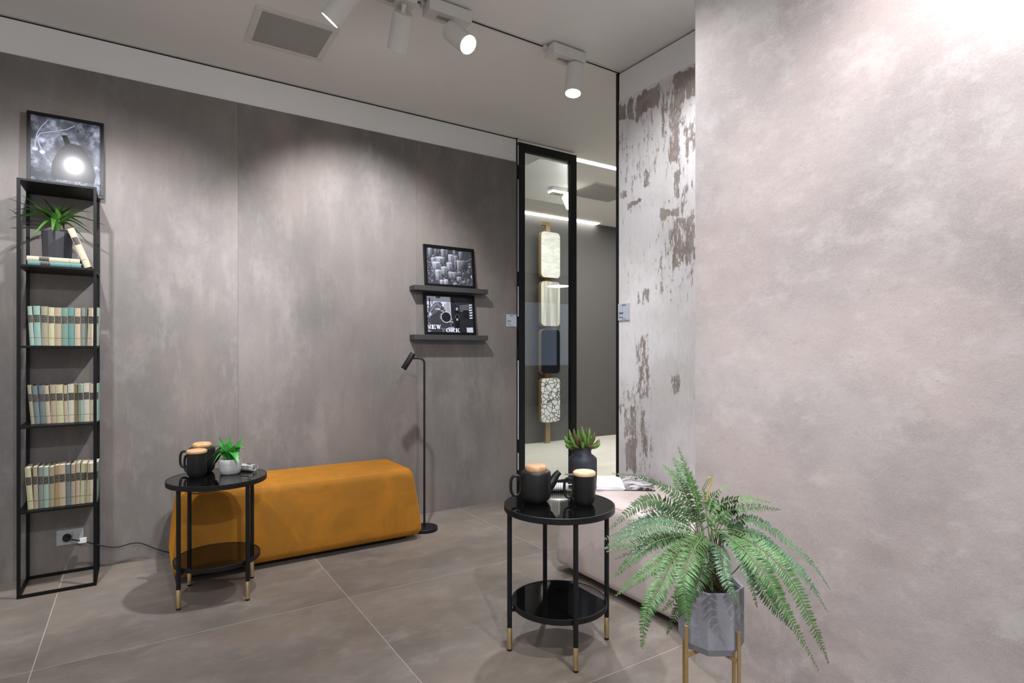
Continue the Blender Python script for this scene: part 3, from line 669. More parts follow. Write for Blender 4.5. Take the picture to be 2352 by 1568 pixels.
def letters(im, txt, x, y, sx, sy, val):
    # slab serif capitals on a unit box: list of polygons (additive) and holes
    h, w = im.shape
    R = lambda a, b, c, d: [(a, b), (c, b), (c, d), (a, d)]
    G = {'N': ([R(.02, 0, .36, .13), R(.02, .87, .36, 1), R(.12, 0, .26, 1), R(.68, 0, .98, .13), R(.76, 0, .9, 1), [(.1, 0), (.34, 0), (.9, 1), (.68, 1)]], []),
         'E': ([R(.02, 0, .9, .14), R(.02, .86, .92, 1), R(.14, 0, .42, 1), R(.3, .43, .7, .57), R(.78, 0, .9, .32), R(.8, .68, .92, 1), R(.62, .34, .72, .66)], []),
         'W': ([R(0, 0, .36, .12), R(.36, 0, .62, .12), R(.74, 0, 1.02, .12), [(.08, 0), (.3, 0), (.42, 1), (.28, 1)], [(.28, 1), (.42, 1), (.58, 0), (.46, 0)], [(.42, 0), (.6, 0), (.74, 1), (.62, 1)], [(.62, 1), (.76, 1), (.94, 0), (.84, 0)]], []),
         'Y': ([R(0, 0, .42, .12), R(.62, 0, 1, .12), R(.36, .5, .64, 1), R(.22, .88, .78, 1), [(.06, 0), (.34, 0), (.58, .58), (.38, .58)], [(.7, 0), (.9, 0), (.62, .58), (.46, .58)]], []),
         'O': ([[(.5 + .5 * math.cos(a * .3142), .5 + .5 * math.sin(a * .3142)) for a in range(20)]], [[(.5 + .2 * math.cos(a * .3142), .5 + .38 * math.sin(a * .3142)) for a in range(20)]]),
         'R': ([R(.02, .87, .5, 1), R(.12, 0, .4, 1), R(.02, 0, .6, .13), [(.5, 0), (.76, .03), (.88, .14), (.88, .38), (.76, .5), (.4, .52), (.4, .4), (.56, .4), (.58, .12), (.4, .12), (.4, 0)], [(.4, .46), (.66, .46), (.88, .88), (1.02, .88), (1.02, 1), (.68, 1)]], []),
         'K': ([R(.02, 0, .5, .12), R(.02, .88, .5, 1), R(.12, 0, .38, 1), R(.6, 0, .98, .12), R(.6, .88, 1.02, 1), [(.7, .1), (.9, .1), (.5, .6), (.36, .6)], [(.42, .45), (.6, .35), (.94, .9), (.68, .9)]], [])}
    cx_ = x
    for ch in txt:
        v = val[txt.index(ch)] if isinstance(val, list) else val
        m = np.zeros((h, w), bool)
        for pg in G[ch][0]: m |= poly_mask(h, w, [(cx_ + a * sx, y + b * sy) for a, b in pg])
        for pg in G[ch][1]: m &= ~poly_mask(h, w, [(cx_ + a * sx, y + b * sy) for a, b in pg])
        im[m] = v; cx_ += sx * 1.04
def newyork():
    h, w = 175, 220; im = np.full((h, w), 0.02); yy, xx = np.mgrid[0:h, 0:w]; xx = (xx + .5) / w; yy = (yy + .5) / h
    n = vnoise(h, w, 14, 11); n2 = vnoise(h, w, 40, 12)
    lm = xx < .52; im[lm] = (0.62 - 0.25 * (n - .4) - 0.5 * np.clip(yy - .12, 0, 1))[lm]
    for x0, x1, y0, y1, v in [(.05, .08, .05, .4, .05), (.1, .14, .12, .24, .2), (.42, .5, .16, .6, .3), (.38, .4, .2, .36, .15), (.0, .05, .3, .85, .3), (.06, .24, .55, .8, .06), (.2, .3, .0, .05, .12)]:
        mm = (xx > x0) & (xx < x1) & (yy > y0) & (yy < y1); im[mm] = v * (0.7 + .6 * n[mm])
    im[lm & (yy > .25) & (xx < .4) & (n > .46)] = 0.05
    im[poly_mask(h, w, [(.06, .36), (.18, .17), (.3, .15), (.34, .22), (.3, .34), (.2, .5), (.1, .52)]) & (n < .62)] = 0.09
    im[line_mask(h, w, [(.04, .5), (.14, .3), (.22, .2), (.3, .3)], .006)] = 0.3
    im[poly_mask(h, w, [(.16, .35), (.27, .33), (.3, .38), (.2, .37)])] = .5
    im[poly_mask(h, w, [(.08, .55), (.26, .4), (.34, .5), (.5, .62), (.52, 1), (.08, 1)])] = 0.04
    for k in range(9): im[line_mask(h, w, [(.56 + k * .035, 0), (.66 + k * .045, .24)], .004) & ~lm] = 0.06 + .03 * (k % 2)
    im[~lm & (n2 > .55) & (yy < .3)] += 0.03
    im[poly_mask(h, w, [(.62, .3), (.68, .27), (.7, .5), (.71, .95), (.6, .95), (.6, .5)])] = 0.008
    im[((xx - .655) / .028) ** 2 + ((yy - .33) / .045) ** 2 < 1] = 0.28
    for k in range(14): im[((xx - .655 - .045 * math.cos(k * .45)) ** 2 + (yy - .55 - .06 * math.sin(k * .45)) ** 2) < 4e-5] = .3
    im[((xx - .65) / .018) ** 2 + ((yy - .64) / .022) ** 2 < 1] = 0.6
    for a in range(6):
        for b in range(10):
            cx_ = .72 + .024 * b + (.012 if a % 2 else 0); cy_ = .235 + .031 * a - .004 * b
            im[((xx - cx_) ** 2 + ((yy - cy_) * .8) ** 2) < 2.6e-5] = .75
    for k in range(6): im[poly_mask(h, w, [(.93, .19 + k * .075), (1, .175 + k * .075), (1, .215 + k * .075), (.935, .228 + k * .075)])] = .62
    im[poly_mask(h, w, [(.79, .36), (.92, .36), (.92, .6), (.79, .6)])] = .012
    q = poly_mask(h, w, [(.85, .86), (1, .85), (1, 1), (.86, 1)]); im[q] = (.3 + .5 * n)[q]
    ew = ((xx - .41) / .112) ** 2 + ((yy - .575) / .155) ** 2; im[ew < 1] = .75; im[ew < .84] = .012
    for a in (2.9, 3.2, 3.6, 4.2, .3, .9): im[line_mask(h, w, [(.41 + .11 * math.cos(a), .575 + .15 * math.sin(a)), (.41 + .135 * math.cos(a), .575 + .185 * math.sin(a))], .006)] = .5
    im[poly_mask(h, w, [(.5, .68), (.56, .75), (.55, .68)])] = .35
    im[poly_mask(h, w, [(.44, .86), (.56, .84), (.6, .9), (.5, .98), (.44, .94)])] = .28
    letters(im, 'NEW', -.025, .80, .1, .115, .78)
    letters(im, 'YORK', .285, .885, .1, .115, [.16, .72, .75, .72])
    im[(xx < .05) & (yy > .97)] = .5
    return gray2(im)
def earphones():
    h, w = 250, 205; n = vnoise(h, w, 50, 21, 6); n2 = vnoise(h, w, 16, 22, 4); yy, xx = np.mgrid[0:h, 0:w]; xx = (xx + .5) / w; yy = (yy + .5) / h
    im = 0.07 + 0.22 * np.clip((n - .38) * 3, 0, 1) * (0.5 + n2); im += .16 * np.clip((n2 - .55) * 5, 0, 1) * (n > .5)
    for cx_, cy_, rr in [(.12, .14, .12), (.3, .08, .12), (.2, .34, .15), (.7, .08, .14), (.9, .12, .12), (.05, .62, .1), (.93, .6, .08)]:
        d = ((xx - cx_) ** 2 + (yy - cy_) ** 2) ** .5; im += .3 * np.clip(1 - d / rr, 0, 1) * np.clip((n2 - .35) * 4, 0, 1)
    body = poly_mask(h, w, [(.38, .95), (.28, .8), (.3, .6), (.38, .44), (.48, .34), (.58, .31), (.7, .33), (.8, .42), (.88, .56), (.93, .72), (.9, .86), (.8, .97)])
    im[body] = 0.028 + .02 * n[body]
    im[poly_mask(h, w, [(.43, .22), (.5, .21), (.56, .32), (.48, .35)])] = 0.008
    im[(yy > .84)] = (.07 + .2 * np.clip((vnoise(h, w, 10, 30) - .45) * 3, 0, 1))[(yy > .84)]
    im[line_mask(h, w, [(.24, .04), (.15, .14), (.09, .24), (.06, .36), (.06, .45)], .007)] = .62
    im[line_mask(h, w, [(.62, .06), (.5, .13), (.3, .19), (.13, .24), (.09, .3), (.12, .4), (.15, .46)], .007)] = .62
    for cx_, cy_ in [(.06, .46), (.16, .49)]: im[((xx - cx_) / .04) ** 2 + ((yy - cy_) / .026) ** 2 < 1] = .7
    return gray2(im * 0.72) * np.array([.96, 1, 1.04])
def picture(name, x0, x1, zb, zt, yf, lean, fr, img, label, cat='picture', mat='print', group=None):
    cx_ = (x0 + x1) / 2; t = thing(name, (cx_, yf, zb), label, cat, group); t.rotation_euler = (-math.radians(lean), 0, 0)
    WL[t.name] = Vector((0, 0, 0)); w = (x1 - x0) / 2; hgt = zt - zb; th = 0.018
    for a in ((-w, w, 0, th, 0, fr), (-w, w, 0, th, hgt - fr, hgt), (-w, -w + fr, 0, th, fr, hgt - fr), (w - fr, w, 0, th, fr, hgt - fr)):
        MB().box(*a).build('frame_bar', M['frame'], t, bevel=0.0012)
    MB().box(-w + fr, w - fr, 0.008, th - 0.001, fr, hgt - fr).build('backing', M['frame'], t)
    print_mesh('print', img, (2 * w - 2 * fr, hgt - 2 * fr), t, M[mat], Matrix.Translation((0, 0.0075, fr)))
    return t
picture('framed_poster', -0.488, -0.156, BT + 0.0012, 2.470, 3.925, 1.2, 0.016, earphones(), 'black framed poster of white earphones leaning on top of the bookcase', mat='print_soft')

# picture ledges and pictures
for z0, z1, lb_ in ((1.647, 1.683, 'upper charcoal picture ledge on the wall, under the city picture'), (1.288, 1.326, 'lower charcoal picture ledge on the wall, above the floor lamp')):
    t = MB().box(1.671, 2.281, 3.865, YW - 0.0005, z0, z1).build('picture_ledge', M['ledge'], bevel=0.003); tag(t, lb_, 'shelf', 'charcoal picture ledges')
picture('framed_picture', 1.772, 2.196, 1.6842, 2.000, 3.907, 6.0, 0.022, city(), 'black framed aerial photograph of skyscrapers on the upper ledge', group='framed pictures on the ledges')
picture('framed_picture', 1.772, 2.199, 1.3272, 1.640, 3.905, 6.0, 0.022, newyork(), 'black framed collage reading NEW YORK on the lower ledge', group='framed pictures on the ledges')

# info cards
def card(loc, xdir, wd, hgt, nrm, label):
    t = thing('info_card', loc, label, 'card'); xd, nr = Vector(xdir), Vector(nrm); c = Vector(loc)
    MB().obox(c, xd * wd / 2, nr * 0.002, Vector((0, 0, hgt / 2))).build('plate', M['card'], t)
    def bar(u, v, w2, h2):
        MB().obox(c + xd * (u * wd) + Vector((0, 0, v * hgt)) + nr * 0.0022, xd * (w2 * wd / 2), nr * 0.0003, Vector((0, 0, h2 * hgt / 2))).build('print_line', M['ink'], t)
    for k, (dw) in enumerate((.055, .05, .055, .045, .05)): bar(-.12 + k * .068, .40, dw, .06)
    for v in (-.03, -.07, -.11): bar(-.24, v, .36 if v < -.05 else .42, .022)
    bar(-.43, .0, .02, .1); bar(-.43, -.22, .02, .1)
    for v in (-.30, -.34): bar(-.24, v, .34, .02)
    bar(.02, -.43, .34, .02)
    return t
card((2.5575, YW - 0.0025, 1.456), (1, 0, 0), 0.098, 0.098, (0, -1, 0), 'small pale info card on the taupe wall beside the glass door')
card((XP - 0.0025, 2.642, 1.449), (0, -1, 0), 0.10, 0.104, (-1, 0, 0), 'small grey info card on the distressed plaster wall')

# ------------------------------------------------------------------ socket, plug, cord
so = thing('wall_socket', (-0.308, YW, 0.19), 'silver grey wall socket plate behind the bookcase', 'socket')
MB().box(-0.367, -0.249, YW - 0.008, YW - 0.0004, 0.152, 0.234).build('cover_plate', M['plastic_grey'], so, bevel=0.002)
MB().box(-0.342, -0.274, YW - 0.010, YW - 0.007, 0.169, 0.217).build('insert', M['plastic_grey'], so, bevel=0.001)
MB().box(-0.2995, -0.298, YW - 0.0108, YW - 0.0095, 0.169, 0.217).build('joint_line', M['dark_void'], so)
cord = thing('power_cord', (-0.321, YW - 0.02, 0.193), 'black power cord with round plug running along the wall to floor lamp', 'cord')
MB().lathe([(0.0, 0.034), (0.010, 0.034), (0.013, 0.026), (0.019, 0.018), (0.020, 0.0)], (-0.321, YW - 0.0105, 0.193), 24, axis=(0, -1, 0)).build('plug', M['rubber'], cord, smooth=40)
cp = [(-0.321, YW - 0.042, 0.193), (-0.300, YW - 0.050, 0.188), (-0.272, YW - 0.056, 0.180), (-0.235, YW - 0.058, 0.166), (-0.19, YW - 0.05, 0.142), (-0.14, YW - 0.05, 0.120), (-0.09, YW - 0.05, 0.110), (-0.03, YW - 0.05, 0.118), (0.02, YW - 0.05, 0.110),
      (0.10, YW - 0.05, 0.060), (0.17, YW - 0.05, 0.030), (0.3, YW - 0.035, 0.006), (0.8, YW - 0.03, 0.006), (1.3, YW - 0.03, 0.006), (1.50, YW - 0.12, 0.006), (1.555, 3.70, 0.012), (1.585, 3.645, 0.028), (1.610, 3.615, 0.026)]
MB().tube(bez(cp, 110), 0.0036, 8).build('cable', M['rubber'], cord, smooth=60)
MB().box(-0.262, -0.232, YW - 0.070, YW - 0.050, 0.165, 0.192).box(-0.268, -0.262, YW - 0.066, YW - 0.054, 0.164, 0.176).build('cord_tag', M['plastic_white'], cord, bevel=0.002)

# ------------------------------------------------------------------ upholstered benches
def bench(name, x0, x1, y0, y1, z1, tx0, tx1, ty0, ty1, r, mat, smat, label, ax='x'):
    c = Vector(((x0 + x1) / 2, (y0 + y1) / 2, 0)); t = thing(name, c, label, 'bench', 'upholstered benches')
    hx, hy, hz = (x1 - x0) / 2, (y1 - y0) / 2, (z1 - 0.028) / 2
    def fn(q):
        u = (q.z + hz) / (2 * hz); u = max(0, min(1, u))
        fx, fy = q.x / hx, q.y / hy
        xx = q.x + (tx0 * max(0, -fx) - tx1 * max(0, fx)) * u ** 1.2
        yy = q.y + (ty0 * max(0, -fy) - ty1 * max(0, fy)) * u ** 1.2
        zz = q.z + 0.006 * max(0, 1 - fx ** 4) * max(0, 1 - fy ** 4) * (1 if u > 0.9 else 0)
        bulge = 0.006 * math.sin(math.pi * u)
        if abs(fy) > 0.95: yy += math.copysign(bulge * max(0, 1 - fx ** 6), fy)
        if abs(fx) > 0.95: xx += math.copysign(bulge * max(0, 1 - fy ** 6), fx)
        return Vector((xx, yy, zz))
    mb = MB().rbox(hx, hy, hz, r, fn, 6, (26, 12, 10), (c.x, c.y, 0.028 + hz)); mb.build('cushion', mat, t, smooth=60)
    path = []
    rr = r * 0.30
    for (sx_, sy_, a0) in ((1, 1, 0), (-1, 1, 90), (-1, -1, 180), (1, -1, 270)):
        for k in range(5):
            a = math.radians(a0 + k * 22.5); q = fn(Vector((sx_ * (hx - r) + (r - rr) * math.cos(a), sy_ * (hy - r) + (r - rr) * math.sin(a), hz - rr)))
            path.append(Vector((q.x + c.x, q.y + c.y, q.z + 0.028 + hz)))
    full = []
    for i in range(len(path)):
        a, b = path[i], path[(i + 1) % len(path)]; m = 8 if (b - a).length > 0.1 else 1
        full += [a.lerp(b, k / m) for k in range(m)]
    MB().tube(full, 0.0028, 6, closed=True).build('seam', smat, t, smooth=60)
    MB().box(x0 + 0.09, x1 - 0.09, y0 + 0.09, y1 - 0.09, 0, 0.035).build('plinth', M['dark_void'], t)
    return t
bench('upholstered_bench', 0.150, 1.545, 3.422, 3.935, 0.458, 0.045, 0.060, 0.040, 0.05, 0.050, M['orange'], M['seam_orange'], 'ochre orange velvet bench with sloping sides along the taupe wall')
bench('upholstered_bench', 1.940, 2.530, 1.190, 2.580, 0.442, 0.030, 0.006, 0.05, 0.045, 0.045, M['pink'], M['seam_pink'], 'pale blush velvet bench beneath the distressed plaster wall')

# ------------------------------------------------------------------ round side tables
def side_table(cx_, cy_, rot, label):
    t = thing('side_table', (cx_, cy_, 0), label, 'table', 'round black two-tier side tables'); c = (cx_, cy_, 0); H = 0.580
    MB().lathe([(0.224, H - 0.024), (0.226, H - 0.022), (0.226, H - 0.001), (0.2245, H), (0.221, H), (0.2205, H - 0.003), (0.215, H - 0.003), (0.215, H - 0.024), (0.224, H - 0.024)], c, 96).build('top_rim', M['black_metal'], t, smooth=40)
    MB().lathe([(0.0, H - 0.010), (0.2205, H - 0.010), (0.2205, H - 0.0008), (0.0, H - 0.0008)], c, 96).build('glass_top', M['black_glass'], t, smooth=30)
    z = 0.190
    MB().lathe([(0.193, z - 0.022), (0.195, z - 0.020), (0.195, z - 0.001), (0.1935, z), (0.190, z), (0.1895, z - 0.003), (0.184, z - 0.003), (0.184, z - 0.022), (0.193, z - 0.022)], c, 96).build('shelf_rim', M['black_metal'], t, smooth=40)
    MB().lathe([(0.0, z - 0.010), (0.1895, z - 0.010), (0.1895, z - 0.0015), (0.0, z - 0.0015)], c, 96).build('glass_shelf', M['black_glass'], t, smooth=30)
    for k in range(4):
        a = rot + k * math.pi / 2; lx, ly = cx_ + 0.208 * math.cos(a), cy_ + 0.208 * math.sin(a)
        leg = MB().lathe([(0.0098, 0.092), (0.0098, H - 0.02)], (lx, ly, 0), 20).build('leg', M['black_metal'], t, smooth=40)
        MB().lathe([(0.0102, 0.009), (0.0104, 0.011), (0.0104, 0.092), (0.0098, 0.0935)], (lx, ly, 0), 20).build('brass_sleeve', M['brass'], leg, smooth=40)
        MB().lathe([(0.0, 0), (0.0085, 0), (0.010, 0.002), (0.010, 0.010)], (lx, ly, 0), 20).build('foot', M['rubber'], leg, smooth=40)
        MB().obox((cx_ + 0.198 * math.cos(a), cy_ + 0.198 * math.sin(a), z - 0.028), (0.012 * math.cos(a), 0.012 * math.sin(a), 0), (-0.005 * math.sin(a), 0.005 * math.cos(a), 0), (0, 0, 0.005)).build('bracket', M['black_metal'], leg)
    return t
T1 = (0.336, 3.220); T2 = (1.452, 1.889)
def leg_angle(T, px, py):
    q = on_z(px, py, 0); return math.atan2(q.y - T[1], q.x - T[0])
side_table(*T1, leg_angle(T1, 407, 1401), 'round black side table with brass feet in front of the orange bench')
side_table(*T2, leg_angle(T2, 1322, 1542), 'round black side table with brass feet beside the fern')
TT = 0.5795

def oval_handle(c, out, w2, h2, r, n=28):
    out = Vector(out).normalized(); c = Vector(c); P_ = []
    for k in range(n):
        a = 2 * math.pi * k / n; e = 0.75
        x = math.copysign(abs(math.cos(a)) ** e, math.cos(a)) * w2; z = math.copysign(abs(math.sin(a)) ** e, math.sin(a)) * h2
        P_.append(c + out * x + Vector((0, 0, z)))
    return P_
def teapot(x, y, ang, label, lid='wood'):
    t = thing('teapot', (x, y, TT), label, 'teapot', 'matte black teapots'); z = TT; o = Vector((math.cos(ang), math.sin(ang), 0)); R = 0.062
    MB().lathe([(0.0, 0.0), (0.044, 0.0), (0.047, 0.003), (0.050, 0.006), (0.059, 0.018), (R, 0.034), (R, 0.118), (R - 0.002, 0.124), (R - 0.009, 0.129), (0.046, 0.130), (0.042, 0.126), (0.0, 0.126)], (x, y, z), 48).build('body', M['ceramic'], t, smooth=50)
    ld = MB().lathe([(0.0, 0.1265), (0.041, 0.1265), (0.0445, 0.131), (0.0455, 0.138), (0.044, 0.146), (0.039, 0.151), (0.030, 0.1528), (0.0, 0.1530)], (x, y, z), 40); ld.build('lid', M[lid], t, smooth=50)
    c = Vector((x, y, z))
    MB().tube(bez([c + o * 0.050 + Vector((0, 0, 0.062)), c + o * 0.072 + Vector((0, 0, 0.085)), c + o * 0.086 + Vector((0, 0, 0.107)), c + o * 0.100 + Vector((0, 0, 0.120))], 10), [0.026, 0.024, 0.022, 0.020, 0.018, 0.0165, 0.0152, 0.0142, 0.0134, 0.0128, 0.0122], 16).build('spout', M['ceramic'], t, smooth=60)
    MB().tube(oval_handle(c - o * 0.084 + Vector((0, 0, 0.068)), o, 0.0215, 0.0405, 0.006), 0.0062, 10, closed=True).build('handle', M['ceramic'], t, smooth=60)
    return t
def mug(x, y, ang, label, lid='wood_light', tab=True):
    t = thing('lidded_mug', (x, y, TT), label, 'mug', 'matte black lidded mugs'); z = TT; o = Vector((math.cos(ang), math.sin(ang), 0)); R = 0.0445
    MB().lathe([(0.0, 0), (0.032, 0.0), (0.034, 0.003), (0.041, 0.013), (R, 0.026), (R, 0.117), (R - 0.003, 0.1185), (0.0, 0.1185)], (x, y, z), 44).build('body', M['ceramic'], t, smooth=50)
    MB().lathe([(0.0, 0.119), (R + 0.0005, 0.119), (R + 0.002, 0.124), (R + 0.0015, 0.131), (R - 0.004, 0.1355), (0.030, 0.1375), (0.0, 0.138)], (x, y, z), 44).build('lid', M[lid], t, smooth=50)
    c = Vector((x, y, z))
    MB().tube(oval_handle(c + o * 0.063 + Vector((0, 0, 0.062)), o, 0.0190, 0.0395, 0.0055), 0.0057, 10, closed=True).build('handle', M['ceramic'], t, smooth=60)
    if tab: MB().obox(c + o * 0.062 + Vector((0, 0, 0.1172)), o * 0.018, Vector((-o.y, o.x, 0)) * 0.011, Vector((0, 0, 0.0010))).build('infuser_tab', M['steel'], t)
    return t
RIGHT = Vector((CA, -SA, 0)); FWD = Vector((SA, CA, 0))
a_right = math.atan2(RIGHT.y, RIGHT.x)
q = on_z(1231, 1151, TT); teapot(q.x, q.y, a_right + 0.12, 'matte black teapot with wooden lid on the table beside the fern')
q = on_z(1342, 1157, TT); mug(q.x, q.y, a_right + math.pi - 0.25, 'matte black mug with pale wooden lid on the table beside fern')
q = at(452, 1000, 2.88); mug(q.x, q.y, a_right + math.pi - 0.35, 'matte black mug with wooden lid on the table before orange bench', 'wood', False)
q = at(464, 1000, 2.998); teapot(q.x, q.y, a_right + 0.15, 'matte black teapot with wooden lid behind the mug by orange bench', 'wood')

# napkins: rolled striped cloth with a fork
def stripecloth():
    m, N, L, P = new_mat('striped_linen'); tc = N.new('ShaderNodeTexCoord'); sp = N.new('ShaderNodeSeparateXYZ'); L.new(tc.outputs['Object'], sp.inputs[0])
    w = N.new('ShaderNodeTexWave'); w.bands_direction = 'X'; w.inputs['Scale'].default_value = 34; w.inputs['Distortion'].default_value = 0.6; L.new(tc.outputs['Object'], w.inputs['Vector'])
    f = noise(N, L, tc.outputs['Object'], 260, 4)
    c_ = mixc(N, L, ramp(N, L, w.outputs['Fac'], 0.62, 0.75), rgb(214, 211, 206), rgb(150, 147, 146)); L.new(mixc(N, L, math_node(N, L, 'MULTIPLY', f, 0.35), c_, rgb(170, 164, 158)), P.inputs['Base Color'])
    P.inputs['Roughness'].default_value = 0.85; return m
M['linen'] = stripecloth()
def napkin(cx_, cy_, ang, length, label):
    t = thing('rolled_napkin', (cx_, cy_, TT), label, 'napkin', 'rolled napkins with cutlery'); t.rotation_euler = (0, 0, ang); WL[t.name] = Vector((0, 0, 0))
    # spiral roll lying along local x, flattened
    n = 90; prof = []
    for k in range(n + 1):
        u = k / n; a = u * 2 * math.pi * 3.4; r = 0.006 + 0.0165 * u
        prof.append((r * math.cos(a) * 1.25, r * math.sin(a) * 0.80))
    zmin = min(p_[1] for p_ in prof); prof = [(a, b - zmin + 0.0016) for a, b in prof]
    mb = MB(); ns = 14; vs = []; fs = []
    for i in range(ns + 1):
        x = -length / 2 + length * i / ns; w = 1 + 0.05 * math.sin(i * 1.7)
        for (a, b) in prof: vs.append((x + 0.004 * math.sin(a * 300), a * w, b))
    m_ = n + 1
    for i in range(ns):
        for k in range(n): fs.append((i * m_ + k, i * m_ + k + 1, (i + 1) * m_ + k + 1, (i + 1) * m_ + k))
    o = mb.add(vs, fs).build('cloth', M['linen'], t, smooth=70)
    sd = o.modifiers.new('thickness', 'SOLIDIFY'); sd.thickness = 0.0014
    mb = MB()
    for k in range(9): mb.tube([(length / 2 - 0.03 + k * 0.003, -0.012, 0.036), (length / 2 - 0.03 + k * 0.003 + 0.003, -0.02, 0.042), (length / 2 - 0.027 + k * 0.003, -0.027, 0.040)], 0.0006, 5)
    mb.build('fringe', M['rubber'], t)
    fk = MB().tube([(-length / 2 - 0.03, 0.004, 0.028), (-length / 2, 0.003, 0.027), (length / 2 - 0.02, 0.0, 0.026)], 0.0028, 8).build('fork_handle', M['steel'], t, smooth=60)
    return t
q = on_z(584, 1082, TT); na = a_right - 0.35; napkin(q.x - 0.055 * math.cos(na), q.y - 0.055 * math.sin(na), na, 0.110, 'rolled striped napkin beside the small white plant pot')
q = on_z(1252, 1126, TT); napkin(q.x, q.y, a_right + math.pi - 0.05, 0.20, 'rolled striped napkin behind the teapot on the fern side table')

# small plant on table 1
q = on_z(529, 1087, TT); c = Vector((q.x, q.y, TT))
sp_ = thing('potted_succulent', c, 'bright green broad leafed plant in a small pale concrete pot', 'plant')
MB().lathe([(0.0, 0), (0.040, 0), (0.047, 0.006), (0.051, 0.025), (0.0525, 0.055), (0.052, 0.074), (0.050, 0.077), (0.047, 0.074), (0.046, 0.064), (0.0, 0.064)], c, 40).build('pot', M['white_pot'], sp_, smooth=50)
MB().lathe([(0.0, 0.0635), (0.0455, 0.0645), (0.0, 0.0665)], c, 24).build('soil', M['soil'], sp_)
fwd_l = c.dot(FWD)
for (lx, ly, df, mz, w) in [(503, 1002, .0, .0, .016), (528, 1000, .02, .0, .018), (557, 1003, .0, .0, .017), (566, 1030, -.01, .035, .017), (481, 1028, -.01, .04, .013), (471, 1060, -.03, .045, .014), (489, 1064, -.05, .045, .013), (547, 1064, -.065, .04, .019),
                         (520, 1015, -.02, .01, .016), (540, 1022, -.03, .015, .016), (512, 1030, .05, .02, .015), (548, 1020, .05, .02, .016), (519, 1002, .03, 0, .010)]:
    tip = at(lx, ly, fwd_l + df); b = c + Vector((0, 0, 0.066)) + RIGHT * (lx - 529) * 0.00018
    mid = b.lerp(tip, 0.5) + Vector((0, 0, mz)); k_ = b.lerp(mid, 0.5) + Vector((0, 0, mz * 0.5))
    sd = None if mz > 0.02 else RIGHT
    blade([b, k_, mid, tip], w * 1.3, 14, side=sd, fold=0.3, prof=lambda u: (0.35 + 1.3 * math.sin(math.pi * min(1, u * 0.8 + 0.05)) ** 1.2) * (1 - u ** 3) * 0.72 + 0.01).build('leaf', M['succulent'], sp_, smooth=60)

# vase with fleshy succulent on the blush bench
vx, vy, vz = 2.062, 2.470, 0.4455
vs_ = thing('vase', (vx, vy, vz), 'slate blue ceramic vase on the blush bench by the glass door', 'vase')
MB().lathe([(0.0, 0), (0.060, 0), (0.070, 0.006), (0.076, 0.025), (0.0785, 0.07), (0.0785, 0.145), (0.0775, 0.168), (0.074, 0.174), (0.050, 0.194), (0.047, 0.198), (0.047, 0.228), (0.0485, 0.232), (0.045, 0.233), (0.042, 0.226), (0.042, 0.19), (0.0, 0.19)], (vx, vy, vz), 48).build('body', M['vase'], vs_, smooth=45)
su = thing('succulent', (vx, vy, vz + 0.21), 'green and dark red fleshy leafed succulent standing in the blue vase', 'plant')
def fleshmat():
    m, N, L, P = new_mat('fleshy_leaf'); oi = N.new('ShaderNodeObjectInfo'); tc = N.new('ShaderNodeTexCoord'); f = noise(N, L, tc.outputs['Object'], 20, 4)
    g1 = mixc(N, L, ramp(N, L, f, .35, .65), rgb(68, 104, 40), rgb(96, 136, 56)); L.new(mixc(N, L, ramp(N, L, oi.outputs['Random'], .55, .95), g1, rgb(84, 60, 44)), P.inputs['Base Color']); P.inputs['Roughness'].default_value = .38; return m
M['flesh'] = fleshmat()
rr_ = random.Random(3)
c = Vector((vx, vy, vz + 0.238)); fwv = c.dot(FWD)
for (lx, ly, df, w) in [(1296, 1000, -.02, .011), (1307, 985, -.02, .010), (1318, 983, 0, .010), (1337, 978, .02, .011), (1346, 981, .03, .010), (1354, 982, .0, .010), (1366, 991, -.01, .010), (1377, 1008, -.02, .011), (1378, 1014, -.05, .011), (1362, 1020, -.06, .011),
                     (1299, 1018, -.05, .011), (1311, 1003, -.07, .010), (1322, 998, -.08, .010), (1333, 1000, -.08, .009), (1344, 996, -.07, .010), (1352, 1003, -.07, .010), (1305, 1010, .04, .010), (1360, 1000, .05, .010), (1326, 990, .06, .010), (1340, 986, -.03, .010), (1316, 1012, -.085, .009), (1338, 1014, -.085, .009), (1327, 985, -.04, .009)]:
    tip = at(lx, ly, fwv + df); dirv = (tip - c); b = c + Vector((dirv.x, dirv.y, 0)).normalized() * 0.012 + Vector((0, 0, -0.012))
    mid = b.lerp(tip, .5) + Vector((dirv.x, dirv.y, 0)) * 0.22 + Vector((0, 0, -.006))
    P_ = bez([b, mid, tip], 10); rad = [w * 0.92 * (0.6 + .55 * math.sin(math.pi * min(1, i / 10 * .8 + .1))) * (1 if i < 8 else (1 - ((i - 7) / 3.05) ** 2)) for i in range(11)]
    MB().tube(P_, rad, 8).build('leaf', M['flesh'], su, smooth=80)

